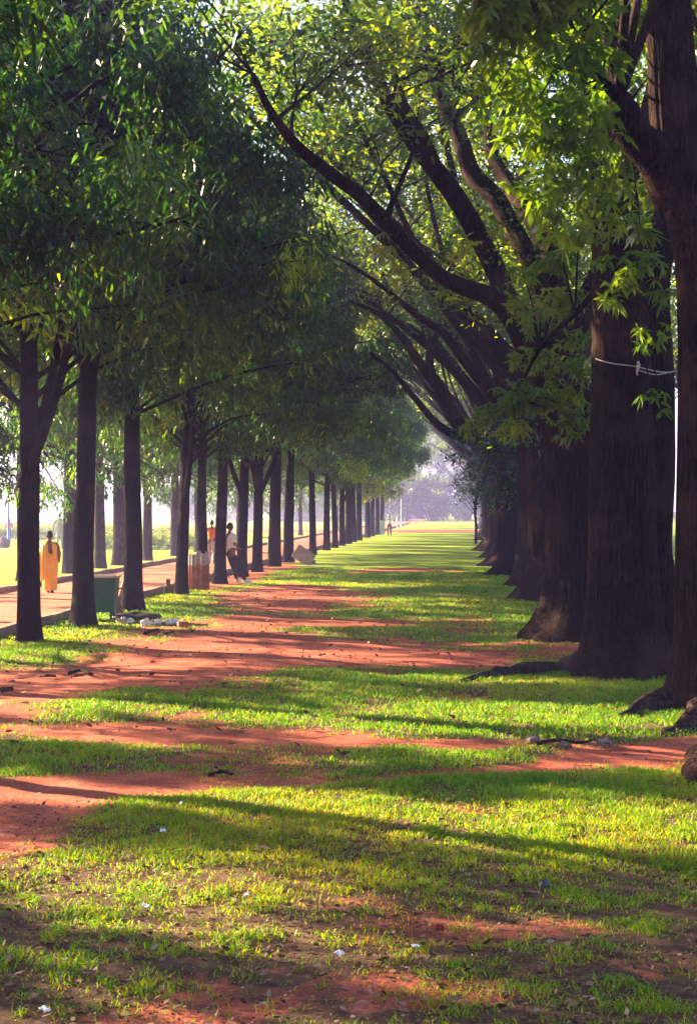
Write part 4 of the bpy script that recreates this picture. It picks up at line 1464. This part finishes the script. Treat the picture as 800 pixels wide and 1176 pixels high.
def person(loc, rz, hgt, top, bottom, label, pose='stand', shirt_m=None, pants_m=None, shoes=None, long_top=False, group=None):
    s = hgt / 1.72
    e = empty('person', loc, rz, s)
    tag(e, label, 'person', group)
    # joints, facing +Y
    hip_z = .92
    J = dict(pel=(0, 0, hip_z), chest=(0, .01, 1.25), neck=(0, 0, 1.46), headb=(0, .01, 1.56))
    if pose == 'lean':
        # hips against a trunk at -Y side, feet stretched out along +Y
        J = dict(pel=(0, 0, .88), chest=(0, -.03, 1.21), neck=(0, -.05, 1.42), headb=(0, -.03, 1.52))
        kn = {-1: (-.11, .13, .47), 1: (.11, .16, .47)}
        ft = {-1: (-.12, .26, .07), 1: (.13, .40, .07)}
    elif pose == 'walk':
        kn = {-1: (-.1, .12, .5), 1: (.1, -.02, .5)}
        ft = {-1: (-.1, .12, .08), 1: (.1, -.22, .1)}
    else:
        kn = {-1: (-.1, .02, .5), 1: (.1, .02, .5)}
        ft = {-1: (-.12, .0, .08), 1: (.12, .0, .08)}
    el = {-1: (-.27, -.02, 1.13), 1: (.27, -.02, 1.13)}
    wr = {-1: (-.29, .07, .88), 1: (.29, .07, .88)}
    if pose == 'arms':
        el = {-1: (-.42, .02, 1.27), 1: (.42, .02, 1.25)}
        wr = {-1: (-.5, .1, 1.5), 1: (.58, .12, 1.42)}
    if pose == 'lean':
        el = {-1: (-.26, -.06, 1.1), 1: (.26, -.02, 1.1)}
        wr = {-1: (-.15, .16, .98), 1: (.15, .18, 1.0)}
    if pose == 'out':
        el = {-1: (-.3, 0, 1.14), 1: (.34, 0, 1.17)}
        wr = {-1: (-.34, .05, .9), 1: (.5, .05, .95)}
    sh = {q_: (q_ * .19, 0, J['neck'][2] - .07) for q_ in (-1, 1)}

    def body_graph(only=None, grow=0.0):
        vs, es, rs = [], [], []
        p_ = chain(vs, es, rs, [(*J['pel'], .125 + grow)])
        sp_ = chain(vs, es, rs, [(J['pel'][0], J['pel'][1], J['pel'][2] + .16, .115 + grow), (*J['chest'], .135 + grow)], p_)
        if only != 'pants':
            nk = chain(vs, es, rs, [(J['neck'][0], J['neck'][1], J['neck'][2] - .05, .09 + grow * .5)], sp_)
            if only is None:
                chain(vs, es, rs, [(*J['neck'], .052), (*J['headb'], .055)], nk)
            for q_ in (-1, 1):
                s_i = chain(vs, es, rs, [(*sh[q_], .062 + grow)], nk)
                if only == 'shirt':
                    mid = tuple(Vector(sh[q_]).lerp(Vector(el[q_]), .85))
                    chain(vs, es, rs, [(*mid, .056 + grow)], s_i)
                else:
                    w_i = chain(vs, es, rs, [(*el[q_], .042), (*wr[q_], .028)], s_i)
                    dv = Vector(wr[q_]) - Vector(el[q_])
                    hand(vs, es, rs, w_i, dv, (0, 1, 0) if abs(dv.normalized().y) < .9 else (1, 0, 0))
        if only != 'shirt':
            for q_ in (-1, 1):
                k_ = chain(vs, es, rs, [(q_ * .09, J['pel'][1], J['pel'][2] - .08, .095 + grow), (*kn[q_], .06 + grow)], p_)
                if only == 'pants':
                    an = Vector(ft[q_]) + Vector((0, 0, .02))
                    chain(vs, es, rs, [(*an, .052 + grow)], k_)
                else:
                    an = Vector(ft[q_])
                    chain(vs, es, rs, [(*an, .038), (an.x, an.y + .06, .045, .042), (an.x, an.y + .15, .035, .033)], k_)
        if only == 'pants':
            # drop the chest
            pass
        return vs, es, rs
    vs, es, rs = body_graph()
    body = skin_mesh(vs, es, rs, 0, M['skin'], 2)
    hc = (J['headb'][0], J['headb'][1] + .01, J['headb'][2] + .075)
    mhead = head(e, hc, 0, M['skin'], M['hair'])
    # join head into the body mesh
    off_ = len(body.vertices)
    hv = mhead.v; hf = mhead.f
    bv = [tuple(v_.co) for v_ in body.vertices] + hv
    bf = [tuple(p_.vertices) for p_ in body.polygons] + [tuple(off_ + i for i in f_) for f_ in hf]
    mb_ = MB(); mb_.v, mb_.f = bv, bf
    mb_.build('body', M['skin'], e)
    # shirt
    vs, es, rs = body_graph('shirt', .018)
    vs2 = vs
    link('shirt', skin_mesh(vs2, es, rs, 0, M[top], 2, 'shirt'), e)
    # trousers: pelvis + legs
    vs, es, rs = [], [], []
    p_ = chain(vs, es, rs, [(*J['pel'], .13)])
    chain(vs, es, rs, [(J['pel'][0], J['pel'][1], J['pel'][2] + .07, .125)], p_)
    for q_ in (-1, 1):
        an = Vector(ft[q_]) + Vector((0, 0, .02))
        chain(vs, es, rs, [(q_ * .09, J['pel'][1], J['pel'][2] - .08, .108), (*kn[q_], .078), (*an, .062)], p_)
    link('trousers', skin_mesh(vs, es, rs, 0, M[bottom], 2, 'trousers'), e)
    if shoes:
        for q_ in (-1, 1):
            m_ = MB(); v_, f_ = blob(.1, 5, (.52, 1.35, .5), .02)
            m_.add([(a + ft[q_][0], b2 + ft[q_][1] + .06, max(c2, -.045) + .045) for a, b2, c2 in v_], f_)
            m_.build('shoe', M[shoes], e)
    if long_top:
        m_ = MB()
        m_.tube([(0, 0, .55), (0, 0, .8), (0, 0, 1.05), (0, 0, 1.2)], [.2, .18, .16, .165], 20, lambda a, t, p: (1 + .03 * math.sin(7 * a)) * (1 if abs(math.cos(a)) > .7 else 1), sub=3)
        m_.build('tunic', M[top], e)
    return e


# woman in the yellow sari, seen from behind, walking away
W = empty('person', gp(57, 682), YAW + math.radians(-6))
tag(W, 'woman in a long golden yellow sari walking away on the red path', 'person')
vs, es, rs = [], [], []
p_ = chain(vs, es, rs, [(0, 0, .82, .13)])
c_ = chain(vs, es, rs, [(0, 0, .98, .115), (0, .01, 1.1, .13), (0, 0, 1.24, .085)], p_)
chain(vs, es, rs, [(0, 0, 1.30, .05), (0, .01, 1.38, .05)], c_)
for q_ in (-1, 1):
    s_i = chain(vs, es, rs, [(q_ * .165, 0, 1.23, .062)], c_)
    e_, w_ = ((.26, -.03, .99), (.21, .12, .86)) if q_ == 1 else ((-.25, .0, 1.0), (-.2, .18, .92))
    w_i = chain(vs, es, rs, [(*e_, .048), (*w_, .03)], s_i)
    hand(vs, es, rs, w_i, Vector(w_) - Vector(e_), (1, 0, 0), .9)
    fy = .1 if q_ < 0 else -.08
    chain(vs, es, rs, [(q_ * .08, 0, .72, .1), (q_ * .08, fy * .6, .42, .07), (q_ * .075, fy, .08, .04), (q_ * .08, fy + .06, .04, .042), (q_ * .085, fy + .14, .03, .03)], p_)
body = skin_mesh(vs, es, rs, 0, M['skin'], 2)
mh = head(W, (0, .02, 1.445), 0, M['skin'], M['hair'], bun=True, s=.95)
off_ = len(body.vertices)
mb_ = MB(); mb_.v = [tuple(v_.co) for v_ in body.vertices] + mh.v
mb_.f = [tuple(q.vertices) for q in body.polygons] + [tuple(off_ + i for i in f_) for f_ in mh.f]
mb_.build('body', M['skin'], W)
bl = skin_mesh([(0, 0, 1.0), (0, .01, 1.1), (0, 0, 1.22), (-.165, 0, 1.23), (-.22, 0, 1.1), (.165, 0, 1.23), (.225, -.01, 1.1)], [(0, 1), (1, 2), (2, 3), (3, 4), (2, 5), (5, 6)],
               [.125, .14, .095, .07, .062, .07, .062], 0, M['blouse'], 2, 'blouse')
link('blouse', bl, W)


def sari_ring(z, rx, ry, ph, amp, n=56, cx=0, cy=0):
    out_ = []
    for k in range(n):
        a = 2 * math.pi * k / n
        q_ = 1 + amp * (math.sin(9 * a + ph) * .6 + math.sin(15 * a - ph * 1.7) * .4)
        out_.append((cx + math.cos(a) * rx * q_, cy + math.sin(a) * ry * q_, z))
    return out_


m_ = MB()
rings = [(.09, .165, .17, 0, .13), (.2, .172, .165, .3, .11), (.4, .185, .165, .7, .09), (.6, .205, .172, 1.1, .07), (.78, .215, .175, 1.5, .05), (.9, .195, .16, 1.8, .04), (1.0, .17, .145, 2.1, .03)]
vs, fs = [], []
for rr_ in rings: vs += sari_ring(*rr_)
for i in range(len(rings) - 1):
    for k in range(56):
        k2 = (k + 1) % 56
        fs.append((i * 56 + k, i * 56 + k2, (i + 1) * 56 + k2, (i + 1) * 56 + k))
m_.add(vs, fs)
sk = m_.build('sari_skirt', M['sari'], W)
# pallu: band over the left shoulder falling down the back and wrapping the right waist
m_ = MB()
path = [((-.14, .14, 1.02), (.09, 0, -.02)), ((-.13, .08, 1.23), (.07, .0, .04)), ((-.125, -.02, 1.30), (.075, .0, .05)), ((-.125, -.11, 1.23), (.09, -.01, .06)), ((-.12, -.17, 1.08), (.11, -.0, .08)),
        ((-.10, -.195, .9), (.125, 0, .08)), ((-.085, -.20, .7), (.12, 0, .07)), ((-.08, -.195, .5), (.105, 0, .06)), ((-.08, -.185, .36), (.09, 0, .07))]
vs, fs = [], []
nc = 13
for i, (c2, w2) in enumerate(path):
    for k in range(nc):
        t = k / (nc - 1) * 2 - 1
        v_ = Vector(c2) + Vector(w2) * t + Vector((0, -1 if c2[1] < 0 else 1, 0)) * (.015 * math.cos(t * 9 + i * .4) + (-.05 * t * t))
        vs.append(v_)
for i in range(len(path) - 1):
    for k in range(nc - 1):
        a = i * nc + k
        fs.append((a, a + 1, a + nc + 1, a + nc))
m_.add(vs, fs)
o = m_.build('sari_drape', M['sari'], W)
o.modifiers.new('sub', 'SUBSURF').render_levels = 2
s_ = o.modifiers.new('s', 'SOLIDIFY'); s_.thickness = .008
# cloth wrap over right side and shoulders
m_ = MB()
rings = [(.84, .222, .182, 0, .05), (.98, .222, .175, .5, .04), (1.1, .228, .168, .9, .03), (1.19, .232, .145, 1.3, .02), (1.25, .205, .115, 1.5, .02), (1.30, .12, .08, 1.7, .02)]
vs, fs = [], []
for rr_ in rings: vs += sari_ring(*rr_)
for i in range(len(rings) - 1):
    for k in range(56):
        # leave open an oval on the upper back and the right arm
        a = 2 * math.pi * (k + .5) / 56
        back = abs(a - 4.8) < (.3, .42, .4, .34, .3)[i] and i >= 1
        arm = (a < .55 or a > 5.9) and i <= 2
        if back or arm: continue
        k2 = (k + 1) % 56
        fs.append((i * 56 + k, i * 56 + k2, (i + 1) * 56 + k2, (i + 1) * 56 + k))
m_.add(vs, fs)
o = m_.build('sari_wrap', M['sari'], W)
s_ = o.modifiers.new('s', 'SOLIDIFY'); s_.thickness = .008

person(gp(243, 648), YAW, 1.66, 'cloth_orange', 'cloth_grey', 'man in an orange shirt and pale grey trousers standing on the red path, back turned', 'walk', shoes='cloth_black')
person(gp(265, 669.5), YAW + math.radians(-58), 1.72, 'cloth_white', 'cloth_black', 'man in a white shirt and black trousers leaning on a tree, feet stretched out', 'lean', shoes='cloth_white')
person(gp(447, 615), YAW, 1.66, 'cloth_white', 'cloth_black', 'distant man in a white shirt with raised arms at the far end of the lawn', 'arms', shoes='cloth_black')
person(gp(68.5, 630), YAW, 1.86, 'cloth_grey', 'cloth_grey', 'hazy figure in a long pale grey tunic on the bright left lawn', 'out', shoes='cloth_black', long_top=True)
person(gp(10.5, 622.5), YAW, 1.45, 'cloth_pink', 'cloth_blue', 'distant figure in a pink top and blue trousers below the globe lamp', 'walk', shoes='cloth_black')

# lamp post at far left, white poles and far bins
def lamp(px, D, ztop, r_, mat, label, globe=True):
    p = P(px, 585, D); p.z = 0
    e = empty('lamp_post', p); tag(e, label, 'lamp post' if globe else 'pole', None)
    m_ = MB(); m_.tube([(0, 0, -.1), (0, 0, .3), (0, 0, .32), (0, 0, ztop)], [r_ * 2, r_ * 1.9, r_, r_ * .8], 12); m_.build('post', M[mat], e)
    if globe:
        m_ = MB(); v_, f_ = blob(.22, 1, (1, 1, 1), .0, (12, 18)); m_.add([(a, b2, c2 + ztop + .2) for a, b2, c2 in v_], f_); m_.build('globe', M['lamp_glass'], e)
        m_ = MB(); m_.tube([(0, 0, ztop - .08), (0, 0, ztop + .02)], [.09, .13], 12); m_.build('collar', M[mat], e)
    else:
        m_ = MB(); m_.tube([(0, 0, ztop), (0, 0, ztop + .06)], [r_ * 1.5, r_ * .6], 10); m_.build('cap', M[mat], e)
    return e


lamp(9.5, 100, 3.15, .06, 'blue_metal', 'blue lamp post with a pale globe at the far left edge')
lamp(447.5, 166, 3.4, .05, 'white_metal', 'thin white pole rising behind the distant man', False)
lamp(460.5, 200, 3.3, .05, 'white_metal', 'thinner white pole right of and beyond the distant man', False)
m_ = MB(); v_, f_ = blob(.35, 9, (1, .8, .9), .15); m_.add([(a, b2, c2 + .25) for a, b2, c2 in v_], f_)
o = m_.build('boulder', M['stone']); o.location = gp(4.5, 629)
tag(o, 'grey rounded boulder on the left lawn below the pink figure', 'stone')


def far_bin(px, py, w, h, label):
    e = empty('litter_bin', gp(px, py), YAW); tag(e, label, 'bin', 'pale bins at the far end of the lawn')
    m_ = MB(); m_.box((0, 0, h * .46), (w, w * .8, h * .88), taper=.9); m_.build('body', M['white_metal'], e, False, .04)
    m_ = MB(); m_.box((0, 0, h * .95), (w * 1.06, w * .85, h * .1)); m_.build('lid', M['white_metal'], e, False, .03)


far_bin(435.5, 614, .92, 1.15, 'large pale boxy bin just left of the distant man')
far_bin(424.5, 613, .3, .75, 'small narrow bin left of the large pale one')
m_ = MB(); m_.tube([(0, 0, -.1), (0, 0, 1.75)], [.05, .05], 8)
for nm, (px, py), lab in (('signpost', (456, 612), 'short post with a small round white board right of the distant man'),):
    e = empty('signpost', gp(px, py)); tag(e, lab, 'sign')
    m_.build('post', M['white_metal'], e)
    m2 = MB(); m2.tube([(0, -.03, 1.6), (0, .03, 1.6)], [.2, .2], 20); m2.build('board', M['white_metal'], e, False)

# ------------------------------------------------------------------ air
m, nt, out = new_mat('haze')
pv = N(nt, 'ShaderNodeVolumePrincipled')
pv.inputs['Color'].default_value = (.47, .45, 1, 1)
pv.inputs['Density'].default_value = .00125
pv.inputs['Anisotropy'].default_value = .3
nt.links.new(pv.outputs[0], out.inputs['Volume'])
hz = MB(); hz.box((0, 0, 14.5), (3300, 3300, 33))
o = hz.build('haze', m, None, False)
tag(o, 'pale lavender morning haze thickening toward the far end of the avenue', 'haze', kind='stuff')

# ------------------------------------------------------------------ light
SUN_EL = math.radians(22)
sx, sy = -.86, .51            # horizontal direction towards the sun
nrm_ = math.hypot(sx, sy)
to_sun = Vector((sx / nrm_ * math.cos(SUN_EL), sy / nrm_ * math.cos(SUN_EL), math.sin(SUN_EL)))
sd = bpy.data.lights.new('sun', 'SUN')
sd.energy = 5.0
sd.angle = math.radians(.55)
sd.color = (1, .79, .46)
so = bpy.data.objects.new('sun', sd)
COL.objects.link(so)
so.rotation_euler = to_sun.to_track_quat('Z', 'Y').to_euler()
w = bpy.data.worlds.new('World')
SC.world = w
w.use_nodes = True
nt = w.node_tree
nt.nodes.clear()
sky = nt.nodes.new('ShaderNodeTexSky')
sky.sky_type = 'NISHITA'
sky.sun_disc = False
sky.sun_elevation = SUN_EL
sky.sun_rotation = math.atan2(to_sun.x, to_sun.y)
sky.dust_density = 2.0
bg = nt.nodes.new('ShaderNodeBackground')
bg.inputs[1].default_value = .05
wo = nt.nodes.new('ShaderNodeOutputWorld')
nt.links.new(sky.outputs[0], bg.inputs[0])
nt.links.new(bg.outputs[0], wo.inputs[0])

# ------------------------------------------------------------------ camera
cd = bpy.data.cameras.new('camera')
cam = bpy.data.objects.new('camera', cd)
COL.objects.link(cam)
cam.location = (0, 0, H)
cam.rotation_euler = (math.radians(90), 0, YAW)
cd.sensor_fit = 'HORIZONTAL'
cd.sensor_width = 36
cd.lens = 36 * FPX / 800
cd.shift_y = -3 / 800
cd.clip_end = 6000
SC.camera = cam
SC.view_settings.view_transform = 'Standard'
SC.view_settings.look = 'None'
SC.view_settings.exposure = 3.15
SC.view_settings.gamma = 1
try:
    SC.cycles.max_bounces = 7
    SC.cycles.diffuse_bounces = 4
    SC.cycles.transmission_bounces = 5
    SC.cycles.volume_bounces = 1
    SC.cycles.use_denoising = True
except Exception:
    pass
